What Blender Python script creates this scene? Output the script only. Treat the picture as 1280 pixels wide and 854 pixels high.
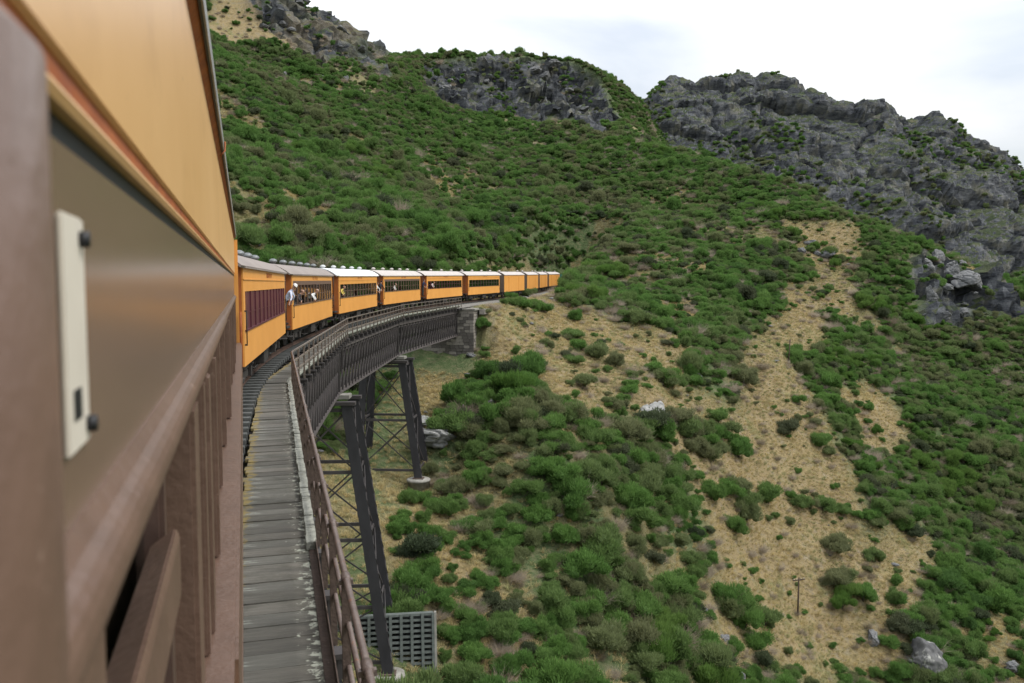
import bpy, bmesh, math, random
import numpy as np
from mathutils import Vector, Matrix
R = math.radians
random.seed(7)
for o in list(bpy.data.objects): bpy.data.objects.remove(o)
scene = bpy.context.scene
COL = scene.collection

# ---------------------------------------------------------------- camera
EYE = (0.0, 0.0, 2.8)
cam_d = bpy.data.cameras.new('camera'); cam = bpy.data.objects.new('camera', cam_d); COL.objects.link(cam)
cam.location = EYE
cam.rotation_euler = (R(90 - 4.03), 0, R(-17.97))
cam_d.sensor_width = 36.0; cam_d.lens = 29.14
cam_d.clip_start = 0.02; cam_d.clip_end = 6000
cam_d.dof.use_dof = True; cam_d.dof.focus_distance = 40.0; cam_d.dof.aperture_fstop = 4.4
scene.camera = cam

# ---------------------------------------------------------------- sky, sun, exposure
SUN_EL, SUN_AZ = R(52), R(118)          # azimuth clockwise from +Y
world = bpy.data.worlds.new('World'); scene.world = world; world.use_nodes = True
nt = world.node_tree; nt.nodes.clear()
wo = nt.nodes.new('ShaderNodeOutputWorld'); bg = nt.nodes.new('ShaderNodeBackground')
sky = nt.nodes.new('ShaderNodeTexSky'); sky.sky_type = 'NISHITA'; sky.sun_disc = False
sky.sun_elevation = SUN_EL; sky.sun_rotation = SUN_AZ; sky.air_density = 1.0; sky.dust_density = 2.0
tc = nt.nodes.new('ShaderNodeTexCoord'); mp = nt.nodes.new('ShaderNodeMapping'); mp.inputs['Scale'].default_value = (1, 1, 3.2); mp.inputs['Rotation'].default_value = (0, 0, 1.9)
nz = nt.nodes.new('ShaderNodeTexNoise'); nz.inputs['Scale'].default_value = 2.3; nz.inputs['Detail'].default_value = 6; nz.inputs['Roughness'].default_value = 0.5
nz.inputs['Distortion'].default_value = 0.3
rp = nt.nodes.new('ShaderNodeValToRGB'); rp.color_ramp.elements[0].position = 0.36; rp.color_ramp.elements[1].position = 0.62
rp.color_ramp.elements[0].color = (0.52, 0.52, 0.52, 1); rp.color_ramp.elements[1].color = (0.97, 0.97, 0.97, 1)
mx = nt.nodes.new('ShaderNodeMix'); mx.data_type = 'RGBA'; mx.inputs[7].default_value = (7.8, 7.9, 8.0, 1)
nt.links.new(tc.outputs['Generated'], mp.inputs['Vector']); nt.links.new(mp.outputs['Vector'], nz.inputs['Vector'])
nt.links.new(nz.outputs['Fac'], rp.inputs['Fac']); nt.links.new(rp.outputs['Color'], mx.inputs[0])
nt.links.new(sky.outputs['Color'], mx.inputs[6])
# standard overcast distribution: brighter towards the zenith all round
sz = nt.nodes.new('ShaderNodeSeparateXYZ'); nt.links.new(tc.outputs['Generated'], sz.inputs[0])
zr = nt.nodes.new('ShaderNodeMapRange'); zr.inputs[1].default_value = 0.0; zr.inputs[2].default_value = 1.0; zr.inputs[3].default_value = 0.60; zr.inputs[4].default_value = 1.85; nt.links.new(sz.outputs['Z'], zr.inputs[0])
vm = nt.nodes.new('ShaderNodeVectorMath'); vm.operation = 'SCALE'; nt.links.new(mx.outputs[2], vm.inputs[0]); nt.links.new(zr.outputs[0], vm.inputs['Scale'])
nt.links.new(vm.outputs[0], bg.inputs['Color'])
bg.inputs['Strength'].default_value = 0.10
nt.links.new(bg.outputs['Background'], wo.inputs['Surface'])
sun_d = bpy.data.lights.new('sun', 'SUN'); sun_d.energy = 1.5; sun_d.angle = R(14); sun_d.color = (1.0, 0.96, 0.9)
sun = bpy.data.objects.new('sun', sun_d); COL.objects.link(sun)
sd = Vector((math.sin(SUN_AZ) * math.cos(SUN_EL), math.cos(SUN_AZ) * math.cos(SUN_EL), math.sin(SUN_EL)))
sun.rotation_euler = (-sd).to_track_quat('-Z', 'Y').to_euler(); sun.location = (60, -40, 120)
vs = scene.view_settings; vs.view_transform = 'Standard'; vs.look = 'None'; vs.exposure = 0.76; vs.gamma = 1.0; vs.use_curve_mapping = False
scene.render.engine = 'CYCLES'
scene.cycles.max_bounces = 5; scene.cycles.diffuse_bounces = 2; scene.cycles.glossy_bounces = 2
scene.cycles.transmission_bounces = 3; scene.cycles.transparent_max_bounces = 6

# ---------------------------------------------------------------- helpers
def tag(o, label=None, cat=None, group=None, kind=None):
    if label: o['label'] = label
    if cat: o['category'] = cat
    if group: o['group'] = group
    if kind: o['kind'] = kind
    return o
def empty(name, loc=(0, 0, 0), rz=0.0, parent=None):
    o = bpy.data.objects.new(name, None); COL.objects.link(o); o.location = loc; o.rotation_euler = (0, 0, rz)
    o.empty_display_size = 0.2
    if parent: o.parent = parent
    return o
def link(name, me, parent=None, loc=None, rot=None, scale=None):
    o = bpy.data.objects.new(name, me); COL.objects.link(o)
    if parent: o.parent = parent
    if loc is not None: o.location = loc
    if rot is not None: o.rotation_euler = rot
    if scale is not None: o.scale = scale
    return o
class MB:
    def __init__(s): s.v = []; s.f = []; s.m = []; s.sm = []
    def add(s, vs, fs, mi=0, smooth=False):
        b = len(s.v); s.v += [tuple(v) for v in vs]
        for f in fs: s.f.append(tuple(b + i for i in f)); s.m.append(mi); s.sm.append(smooth)
        return s
    def box(s, x0, x1, y0, y1, z0, z1, mi=0):
        return s.add([(x0, y0, z0), (x1, y0, z0), (x1, y1, z0), (x0, y1, z0), (x0, y0, z1), (x1, y0, z1), (x1, y1, z1), (x0, y1, z1)],
                     [(0, 3, 2, 1), (4, 5, 6, 7), (0, 1, 5, 4), (1, 2, 6, 5), (2, 3, 7, 6), (3, 0, 4, 7)], mi)
    def bar(s, a, b, w, h, mi=0, up=(0, 0, 1)):
        a = Vector(a); b = Vector(b); d = (b - a).normalized(); u = Vector(up)
        if abs(d.dot(u)) > 0.98: u = Vector((0, 1, 0)) if abs(d.y) < 0.9 else Vector((1, 0, 0))
        x = d.cross(u).normalized(); u = x.cross(d); x = x * w / 2; u = u * h / 2
        return s.add([a - x - u, a + x - u, a + x + u, a - x + u, b - x - u, b + x - u, b + x + u, b - x + u],
                     [(0, 1, 2, 3), (4, 7, 6, 5), (0, 4, 5, 1), (1, 5, 6, 2), (2, 6, 7, 3), (3, 7, 4, 0)], mi)
    def tube(s, pts, r, n=8, mi=0, caps=True):
        pts = [Vector(p) for p in pts]; rs = r if isinstance(r, (list, tuple)) else [r] * len(pts)
        vs = []; fs = []
        for i, p in enumerate(pts):
            d = (pts[min(i + 1, len(pts) - 1)] - pts[max(i - 1, 0)]).normalized()
            u = Vector((0, 0, 1)) if abs(d.z) < 0.95 else Vector((1, 0, 0))
            x = d.cross(u).normalized(); y = d.cross(x)
            for k in range(n):
                a = 2 * math.pi * k / n; vs.append(p + (x * math.cos(a) + y * math.sin(a)) * rs[i])
        for i in range(len(pts) - 1):
            for k in range(n):
                k2 = (k + 1) % n; fs.append((i * n + k, i * n + k2, (i + 1) * n + k2, (i + 1) * n + k))
        if caps: fs.append(tuple(range(n))[::-1]); fs.append(tuple((len(pts) - 1) * n + k for k in range(n)))
        return s.add(vs, fs, mi, True)
    def prism(s, prof, y0, y1, mi=0, smooth=False):      # profile in x,z, extruded along y
        n = len(prof)
        vs = [(x, y0, z) for x, z in prof] + [(x, y1, z) for x, z in prof]
        fs = [(i, (i + 1) % n, n + (i + 1) % n, n + i) for i in range(n)] + [tuple(range(n))[::-1], tuple(range(n, 2 * n))]
        return s.add(vs, fs, mi, smooth)
    def lathe(s, prof, n=12, c=(0, 0, 0), mi=0):         # prof r,z
        vs = []; fs = []
        for r, z in prof:
            for k in range(n): a = 2 * math.pi * k / n; vs.append((c[0] + r * math.cos(a), c[1] + r * math.sin(a), c[2] + z))
        for i in range(len(prof) - 1):
            for k in range(n): k2 = (k + 1) % n; fs.append((i * n + k, i * n + k2, (i + 1) * n + k2, (i + 1) * n + k))
        fs.append(tuple(range(n))[::-1]); fs.append(tuple((len(prof) - 1) * n + k for k in range(n)))
        return s.add(vs, fs, mi, True)
    def mesh(s, name, mats, bevel=0.0):
        me = bpy.data.meshes.new(name); me.from_pydata(s.v, [], s.f)
        if not isinstance(mats, (list, tuple)): mats = [mats]
        for m in mats: me.materials.append(m)
        me.polygons.foreach_set('material_index', s.m); me.polygons.foreach_set('use_smooth', s.sm)
        me.update()
        bm = bmesh.new(); bm.from_mesh(me); bmesh.ops.recalc_face_normals(bm, faces=bm.faces)
        if bevel: bmesh.ops.bevel(bm, geom=bm.edges[:], offset=bevel, segments=2, affect='EDGES', clamp_overlap=True)
        bm.to_mesh(me); bm.free()
        return me
    def build(s, name, mats, parent=None, bevel=0.0, loc=None): return link(name, s.mesh(name, mats, bevel), parent, loc)

def np_mesh(name, v, f, mats, attrs=None, smooth=False, mi=None):
    me = bpy.data.meshes.new(name); v = np.asarray(v, np.float32); f = np.asarray(f, np.int32); k = f.shape[1]
    me.vertices.add(len(v)); me.vertices.foreach_set('co', v.ravel())
    me.loops.add(f.size); me.loops.foreach_set('vertex_index', f.ravel())
    me.polygons.add(len(f)); me.polygons.foreach_set('loop_start', np.arange(0, f.size, k, dtype=np.int32))
    me.polygons.foreach_set('loop_total', np.full(len(f), k, np.int32))
    me.polygons.foreach_set('use_smooth', np.full(len(f), smooth, bool))
    if mi is not None: me.polygons.foreach_set('material_index', np.asarray(mi, np.int32))
    for m in (mats if isinstance(mats, (list, tuple)) else [mats]): me.materials.append(m)
    for n, a in (attrs or {}).items():
        at = me.attributes.new(n, 'FLOAT', 'POINT'); at.data.foreach_set('value', np.asarray(a, np.float32))
    me.update(calc_edges=True); me.validate()
    return me

# ---------------------------------------------------------------- materials
def mat(name, c1, c2=None, rough=0.7, scale=4.0, bump=0.0, bscale=None, metal=0.0, spec=0.4, spots=None, stretch=None, detail=6, coat=0.0, edge=None):
    m = bpy.data.materials.new(name); m.use_nodes = True; nt = m.node_tree; L = nt.links.new; N = nt.nodes.new
    b = nt.nodes['Principled BSDF']; b.inputs['Roughness'].default_value = rough; b.inputs['Metallic'].default_value = metal
    b.inputs['Specular IOR Level'].default_value = spec
    if coat: b.inputs['Coat Weight'].default_value = coat; b.inputs['Coat Roughness'].default_value = 0.12
    t = N('ShaderNodeTexCoord'); mp = N('ShaderNodeMapping'); L(t.outputs['Object'], mp.inputs['Vector'])
    if stretch: mp.inputs['Scale'].default_value = stretch
    n = N('ShaderNodeTexNoise'); n.inputs['Scale'].default_value = scale; n.inputs['Detail'].default_value = detail; n.inputs['Roughness'].default_value = 0.62
    L(mp.outputs['Vector'], n.inputs['Vector'])
    r = N('ShaderNodeValToRGB'); r.color_ramp.elements[0].position = 0.32; r.color_ramp.elements[1].position = 0.68
    c2 = c2 or tuple(x * 0.8 for x in c1)
    r.color_ramp.elements[0].color = (*c2, 1); r.color_ramp.elements[1].color = (*c1, 1)
    L(n.outputs['Fac'], r.inputs['Fac']); out = r.outputs['Color']
    for sp in (spots or []):                     # (colour, scale, threshold, softness)
        n2 = N('ShaderNodeTexNoise'); n2.inputs['Scale'].default_value = sp[1]; n2.inputs['Detail'].default_value = 8; n2.inputs['Roughness'].default_value = 0.7
        L(mp.outputs['Vector'], n2.inputs['Vector'])
        mr = N('ShaderNodeMapRange'); mr.inputs[1].default_value = sp[2]; mr.inputs[2].default_value = sp[2] + sp[3]; L(n2.outputs['Fac'], mr.inputs[0])
        x = N('ShaderNodeMix'); x.data_type = 'RGBA'; x.inputs[7].default_value = (*sp[0], 1); L(out, x.inputs[6]); L(mr.outputs[0], x.inputs[0]); out = x.outputs[2]
    if edge:                                     # growth along one side of the piece: (colour, x where it starts, x where it is full)
        sx = N('ShaderNodeSeparateXYZ'); L(t.outputs['Object'], sx.inputs[0]); me_ = N('ShaderNodeMapRange'); L(sx.outputs['X'], me_.inputs[0])
        me_.inputs[1].default_value = edge[1]; me_.inputs[2].default_value = edge[2]
        oi = N('ShaderNodeObjectInfo'); ad = N('ShaderNodeVectorMath'); ad.operation = 'ADD'; L(t.outputs['Object'], ad.inputs[0]); L(oi.outputs['Location'], ad.inputs[1])
        n3 = N('ShaderNodeTexNoise'); n3.inputs['Scale'].default_value = 7; n3.inputs['Detail'].default_value = 9; n3.inputs['Roughness'].default_value = 0.75; L(ad.outputs[0], n3.inputs['Vector'])
        a3 = N('ShaderNodeMath'); a3.operation = 'MULTIPLY_ADD'; a3.inputs[1].default_value = 0.42; L(me_.outputs[0], a3.inputs[0]); L(n3.outputs['Fac'], a3.inputs[2])
        m3 = N('ShaderNodeMapRange'); m3.inputs[1].default_value = 0.82; m3.inputs[2].default_value = 0.95; m3.inputs[4].default_value = 0.85; L(a3.outputs[0], m3.inputs[0])
        hv = N('ShaderNodeHueSaturation'); mv = N('ShaderNodeMapRange'); mv.inputs[3].default_value = 0.80; mv.inputs[4].default_value = 1.10; L(oi.outputs['Random'], mv.inputs[0]); L(mv.outputs[0], hv.inputs['Value']); L(out, hv.inputs['Color']); out = hv.outputs['Color']
        n6 = N('ShaderNodeTexNoise'); n6.inputs['Scale'].default_value = 1.7; n6.inputs['Detail'].default_value = 7; n6.inputs['Roughness'].default_value = 0.7; L(ad.outputs[0], n6.inputs['Vector'])
        m6 = N('ShaderNodeMapRange'); m6.inputs[1].default_value = 0.50; m6.inputs[2].default_value = 0.70; m6.inputs[4].default_value = 0.8; L(n6.outputs['Fac'], m6.inputs[0])
        x6 = N('ShaderNodeMix'); x6.data_type = 'RGBA'; x6.inputs[7].default_value = (0.062, 0.060, 0.045, 1); L(out, x6.inputs[6]); L(m6.outputs[0], x6.inputs[0]); out = x6.outputs[2]
        m4 = N('ShaderNodeMapRange'); m4.inputs[1].default_value = -0.42; m4.inputs[2].default_value = -0.1; L(sx.outputs['X'], m4.inputs[0])
        n4 = N('ShaderNodeTexNoise'); n4.inputs['Scale'].default_value = 11; n4.inputs['Detail'].default_value = 9; n4.inputs['Roughness'].default_value = 0.7; L(ad.outputs[0], n4.inputs['Vector'])
        a4 = N('ShaderNodeMath'); a4.operation = 'MULTIPLY_ADD'; a4.inputs[1].default_value = 0.22; L(m4.outputs[0], a4.inputs[0]); L(n4.outputs['Fac'], a4.inputs[2])
        m5 = N('ShaderNodeMapRange'); m5.inputs[1].default_value = 0.68; m5.inputs[2].default_value = 0.74; m5.inputs[4].default_value = 0.9; L(a4.outputs[0], m5.inputs[0])
        x4 = N('ShaderNodeMix'); x4.data_type = 'RGBA'; x4.inputs[7].default_value = (0.46, 0.48, 0.40, 1); L(out, x4.inputs[6]); L(m5.outputs[0], x4.inputs[0]); out = x4.outputs[2]
        x3 = N('ShaderNodeMix'); x3.data_type = 'RGBA'; x3.inputs[7].default_value = (*edge[0], 1); L(out, x3.inputs[6]); L(m3.outputs[0], x3.inputs[0]); out = x3.outputs[2]
    L(out, b.inputs['Base Color'])
    if bump:
        bn = N('ShaderNodeTexNoise'); bn.inputs['Scale'].default_value = bscale or scale * 3; bn.inputs['Detail'].default_value = 7; L(mp.outputs['Vector'], bn.inputs['Vector'])
        bp = N('ShaderNodeBump'); bp.inputs['Strength'].default_value = bump; bp.inputs['Distance'].default_value = 0.02; L(bn.outputs['Fac'], bp.inputs['Height']); L(bp.outputs['Normal'], b.inputs['Normal'])
    return m
M = {}
M['orange'] = mat('orange_paint', (0.70, 0.33, 0.08), (0.63, 0.285, 0.065), 0.42, 1.2, spots=[((0.42, 0.16, 0.035), 5, 0.66, 0.12)], bump=0.03, bscale=3)
M['orange_old'] = mat('faded_orange_paint', (0.67, 0.41, 0.185), (0.61, 0.36, 0.15), 0.34, 1.5, spots=[((0.52, 0.30, 0.12), 2.2, 0.52, 0.25), ((0.30, 0.16, 0.06), 22, 0.68, 0.05)], bump=0.05, bscale=2.5, stretch=(1, 0.6, 1))
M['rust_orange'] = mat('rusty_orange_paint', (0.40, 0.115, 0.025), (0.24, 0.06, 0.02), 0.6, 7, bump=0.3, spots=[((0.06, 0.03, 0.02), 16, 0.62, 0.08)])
M['end_orange'] = mat('car_end_reddish_orange', (0.44, 0.13, 0.028), (0.30, 0.09, 0.025), 0.5, 3)  # carriage ends: a darker, redder orange than the sides
M['brown'] = mat('brown_gloss_paint', (0.20, 0.135, 0.096), (0.165, 0.111, 0.078), 0.23, 2.5, spec=0.4, stretch=(1, .25, 1.6), bump=0.03, bscale=3, spots=[((0.16, 0.11, 0.09), 9, 0.68, 0.1)])
M['brown_worn'] = mat('worn_brown_paint', (0.142, 0.088, 0.064), (0.112, 0.069, 0.050), 0.40, 6, bump=0.2, bscale=30, spots=[((0.05, 0.035, 0.03), 26, 0.675, 0.03), ((0.33, 0.24, 0.19), 14, 0.66, 0.06)])
M['brown_dark'] = mat('dark_brown_paint', (0.085, 0.05, 0.038), (0.06, 0.036, 0.028), 0.5, 8, bump=0.1)
M['brown_band'] = mat('brown_band_paint', (0.15, 0.095, 0.07), (0.12, 0.075, 0.06), 0.45, 3)
M['maroon'] = mat('maroon_window_blind', (0.10, 0.028, 0.04), (0.075, 0.02, 0.03), 0.35, 3)
M['black'] = mat('sooty_black_steel', (0.022, 0.02, 0.019), (0.04, 0.034, 0.03), 0.7, 6, bump=0.2)
M['steel_bridge'] = mat('weathered_bridge_steel', (0.062, 0.054, 0.053), (0.038, 0.034, 0.034), 0.62, 3, bump=0.25, spots=[((0.12, 0.055, 0.03), 7, 0.64, 0.08), ((0.16, 0.145, 0.14), 12, 0.68, 0.06)])
M['leg_steel'] = mat('grey_trestle_steel', (0.036, 0.035, 0.039), (0.022, 0.021, 0.024), 0.6, 2, bump=0.15, spots=[((0.11, 0.05, 0.03), 6, 0.68, 0.06)], stretch=(1, 1, 0.35))
M['rail_pipe'] = mat('rusty_purple_pipe', (0.15, 0.115, 0.10), (0.09, 0.066, 0.057), 0.45, 9, bump=0.25, spots=[((0.20, 0.075, 0.03), 10, 0.60, 0.08), ((0.30, 0.28, 0.26), 22, 0.70, 0.05)])
M['fence_steel'] = mat('pale_rusted_railing', (0.17, 0.15, 0.13), (0.10, 0.075, 0.06), 0.6, 5, bump=0.2, spots=[((0.16, 0.07, 0.03), 9, 0.66, 0.07)])
M['plank'] = mat('weathered_deck_timber', (0.165, 0.155, 0.132), (0.08, 0.075, 0.063), 0.85, 5, bump=0.6, bscale=24, stretch=(0.35, 3.0, 3.0), spots=[((0.05, 0.05, 0.047), 3, 0.62, 0.1), ((0.34, 0.36, 0.32), 9, 0.68, 0.06)], edge=((0.21, 0.155, 0.045), -0.62, -0.9))
M['plank2'] = mat('lichen_deck_timber', (0.155, 0.15, 0.13), (0.08, 0.078, 0.066), 0.85, 5, bump=0.6, bscale=24, stretch=(0.35, 3.0, 3.0), spots=[((0.40, 0.43, 0.37), 5, 0.60, 0.07), ((0.03, 0.032, 0.03), 4, 0.64, 0.1)], edge=((0.21, 0.155, 0.045), -0.62, -0.9))
M['plank3'] = mat('dark_deck_timber', (0.125, 0.118, 0.10), (0.058, 0.055, 0.047), 0.85, 5, bump=0.6, bscale=24, stretch=(0.35, 3.0, 3.0), spots=[((0.24, 0.25, 0.22), 8, 0.66, 0.06)], edge=((0.21, 0.155, 0.045), -0.62, -0.9))
M['lichen_kerb'] = mat('lichen_white_timber', (0.36, 0.37, 0.32), (0.19, 0.195, 0.17), 0.9, 9, bump=0.6, bscale=30, spots=[((0.10, 0.10, 0.09), 11, 0.62, 0.06)])
M['rust'] = mat('rusted_angle_iron', (0.105, 0.075, 0.06), (0.06, 0.042, 0.034), 0.8, 12, bump=0.4, spots=[((0.36, 0.30, 0.24), 10, 0.66, 0.06)])
M['moss'] = mat('yellow_lichen', (0.33, 0.20, 0.03), (0.14, 0.12, 0.05), 0.9, 14, bump=0.6, bscale=40)
M['sleeper'] = mat('sleeper_timber', (0.10, 0.105, 0.10), (0.05, 0.052, 0.05), 0.9, 6, bump=0.5, spots=[((0.27, 0.29, 0.27), 7, 0.62, 0.08)])
M['ballast'] = mat('ballast_gravel', (0.22, 0.21, 0.19), (0.10, 0.095, 0.085), 0.95, 30, bump=1.0, bscale=40)
M['railhead'] = mat('rail_steel', (0.12, 0.07, 0.05), (0.07, 0.045, 0.035), 0.5, 10, metal=0.4)
M['roof_grey'] = mat('weathered_grey_brown_roof', (0.25, 0.215, 0.19), (0.19, 0.16, 0.145), 0.6, 2, spots=[((0.33, 0.31, 0.29), 3, 0.6, 0.15)], bump=0.1)
M['roof_white'] = mat('white_painted_roof', (0.76, 0.77, 0.79), (0.62, 0.63, 0.64), 0.5, 2.5, bump=0.1)
M['roof_pale'] = mat('pale_pinkish_grey_roof', (0.47, 0.43, 0.40), (0.36, 0.33, 0.31), 0.6, 2.5, bump=0.1)
M['vent'] = mat('galvanised_vent', (0.22, 0.235, 0.24), (0.11, 0.118, 0.12), 0.45, 4, metal=0.3)
M['vent_white'] = mat('white_vent', (0.55, 0.56, 0.56), (0.38, 0.39, 0.39), 0.5, 4)
M['concrete'] = mat('lichen_concrete', (0.29, 0.28, 0.25), (0.16, 0.155, 0.135), 0.9, 2.5, bump=0.4, spots=[((0.16, 0.15, 0.13), 4, 0.62, 0.1)])
M['crib'] = mat('grey_green_crib_concrete', (0.125, 0.142, 0.132), (0.07, 0.083, 0.075), 0.9, 2, bump=0.3)
M['stone_a'] = mat('schist_block_pale', (0.30, 0.275, 0.24), (0.19, 0.175, 0.155), 0.9, 4, bump=0.6, spots=[((0.06, 0.055, 0.05), 5, 0.6, 0.1)])
M['stone_b'] = mat('schist_block_dark', (0.15, 0.135, 0.12), (0.08, 0.074, 0.068), 0.9, 4, bump=0.6)
M['pole'] = mat('pole_timber', (0.075, 0.05, 0.035), (0.05, 0.035, 0.025), 0.9, 6)
M['white_plate'] = mat('cream_plate', (0.60, 0.56, 0.48), (0.52, 0.48, 0.41), 0.5, 5)
M['black_bolt'] = mat('black_bolt_steel', (0.012, 0.013, 0.016), None, 0.5)
M['grey_edge'] = mat('zinc_roof_edge', (0.33, 0.33, 0.32), (0.20, 0.20, 0.19), 0.5, 10, metal=0.3)
M['teal'] = mat('teal_painted_steel', (0.05, 0.22, 0.22), (0.035, 0.15, 0.16), 0.45, 3)
M['van_end'] = mat('grey_brown_van_end', (0.16, 0.12, 0.085), (0.12, 0.09, 0.07), 0.6, 3)
M['dead'] = mat('dead_grey_twigs', (0.36, 0.325, 0.30), (0.21, 0.185, 0.17), 0.9, 1.0)
M['bark'] = mat('shrub_bark', (0.09, 0.075, 0.06), (0.05, 0.042, 0.035), 0.9, 6)
M['seat'] = mat('dark_interior', (0.06, 0.05, 0.045), None, 0.8)
def glass_mat():
    m = bpy.data.materials.new('window_glass'); m.use_nodes = True; nt = m.node_tree; nt.nodes.clear(); N = nt.nodes.new; L = nt.links.new
    o = N('ShaderNodeOutputMaterial'); tr = N('ShaderNodeBsdfTransparent'); tr.inputs['Color'].default_value = (0.62, 0.70, 0.68, 1)
    gl = N('ShaderNodeBsdfGlossy'); gl.inputs['Roughness'].default_value = 0.05; gl.inputs['Color'].default_value = (0.9, 0.95, 1, 1)
    fr = N('ShaderNodeFresnel'); fr.inputs['IOR'].default_value = 1.5; mx = N('ShaderNodeMixShader')
    L(fr.outputs[0], mx.inputs[0]); L(tr.outputs[0], mx.inputs[1]); L(gl.outputs[0], mx.inputs[2]); L(mx.outputs[0], o.inputs['Surface'])
    return m
M['glass'] = glass_mat()

def foliage(name, cols, sat=1.0):
    # per-shrub hue from the instance, broad drifts from where it grows, per-sprig tint from the mesh
    m = bpy.data.materials.new(name); m.use_nodes = True; nt = m.node_tree; N = nt.nodes.new; L = nt.links.new
    b = nt.nodes['Principled BSDF']; b.inputs['Roughness'].default_value = 0.75; b.inputs['Specular IOR Level'].default_value = 0.15
    oi = N('ShaderNodeObjectInfo'); at = N('ShaderNodeAttribute'); at.attribute_name = 'tint'
    n = N('ShaderNodeTexNoise'); n.inputs['Scale'].default_value = 0.045; n.inputs['Detail'].default_value = 3; L(oi.outputs['Location'], n.inputs['Vector'])
    a = N('ShaderNodeMath'); a.operation = 'MULTIPLY_ADD'; a.inputs[1].default_value = 1.6; a.inputs[2].default_value = -0.55; L(n.outputs['Fac'], a.inputs[0])
    a2 = N('ShaderNodeMath'); a2.operation = 'MULTIPLY_ADD'; a2.inputs[1].default_value = 0.75; L(oi.outputs['Random'], a2.inputs[0]); L(a.outputs[0], a2.inputs[2])
    rp = N('ShaderNodeValToRGB'); L(a2.outputs[0], rp.inputs['Fac'])
    e = rp.color_ramp.elements
    e[0].position = 0.0; e[0].color = (*cols[0], 1); e[1].position = 1.0; e[1].color = (*cols[-1], 1)
    for i, c in enumerate(cols[1:-1]): k = e.new((i + 1) / (len(cols) - 1)); k.color = (*c, 1)
    hv = N('ShaderNodeMix'); hv.data_type = 'RGBA'; hv.blend_type = 'MULTIPLY'; hv.inputs[0].default_value = 1.0
    L(rp.outputs['Color'], hv.inputs[6])
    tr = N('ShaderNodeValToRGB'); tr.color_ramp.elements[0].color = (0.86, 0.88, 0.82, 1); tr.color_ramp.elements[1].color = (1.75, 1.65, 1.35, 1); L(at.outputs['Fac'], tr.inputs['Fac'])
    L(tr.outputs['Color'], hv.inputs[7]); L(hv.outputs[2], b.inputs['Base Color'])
    tl = N('ShaderNodeBsdfTranslucent'); L(hv.outputs[2], tl.inputs['Color']); ms = N('ShaderNodeMixShader'); ms.inputs[0].default_value = 0.42
    L(b.outputs[0], ms.inputs[1]); L(tl.outputs[0], ms.inputs[2]); L(ms.outputs[0], nt.nodes['Material Output'].inputs['Surface'])
    return m
M['leaf'] = foliage('scrub_foliage', [(0.052, 0.104, 0.036), (0.074, 0.148, 0.044), (0.090, 0.172, 0.050), (0.102, 0.158, 0.062), (0.132, 0.148, 0.086)])
M['leaf_dark'] = foliage('dark_scrub_foliage', [(0.046, 0.066, 0.042), (0.060, 0.078, 0.048), (0.078, 0.090, 0.060)])
M['leaf_bright'] = foliage('bright_broom_foliage', [(0.062, 0.128, 0.030), (0.078, 0.150, 0.038), (0.098, 0.165, 0.048)])
M['straw'] = foliage('dry_grass_blades', [(0.34, 0.275, 0.15), (0.39, 0.325, 0.19), (0.32, 0.28, 0.17), (0.22, 0.23, 0.125)])
M['twig'] = foliage('dead_scrub_twigs', [(0.24, 0.205, 0.185), (0.30, 0.265, 0.245), (0.19, 0.165, 0.14)])
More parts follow.
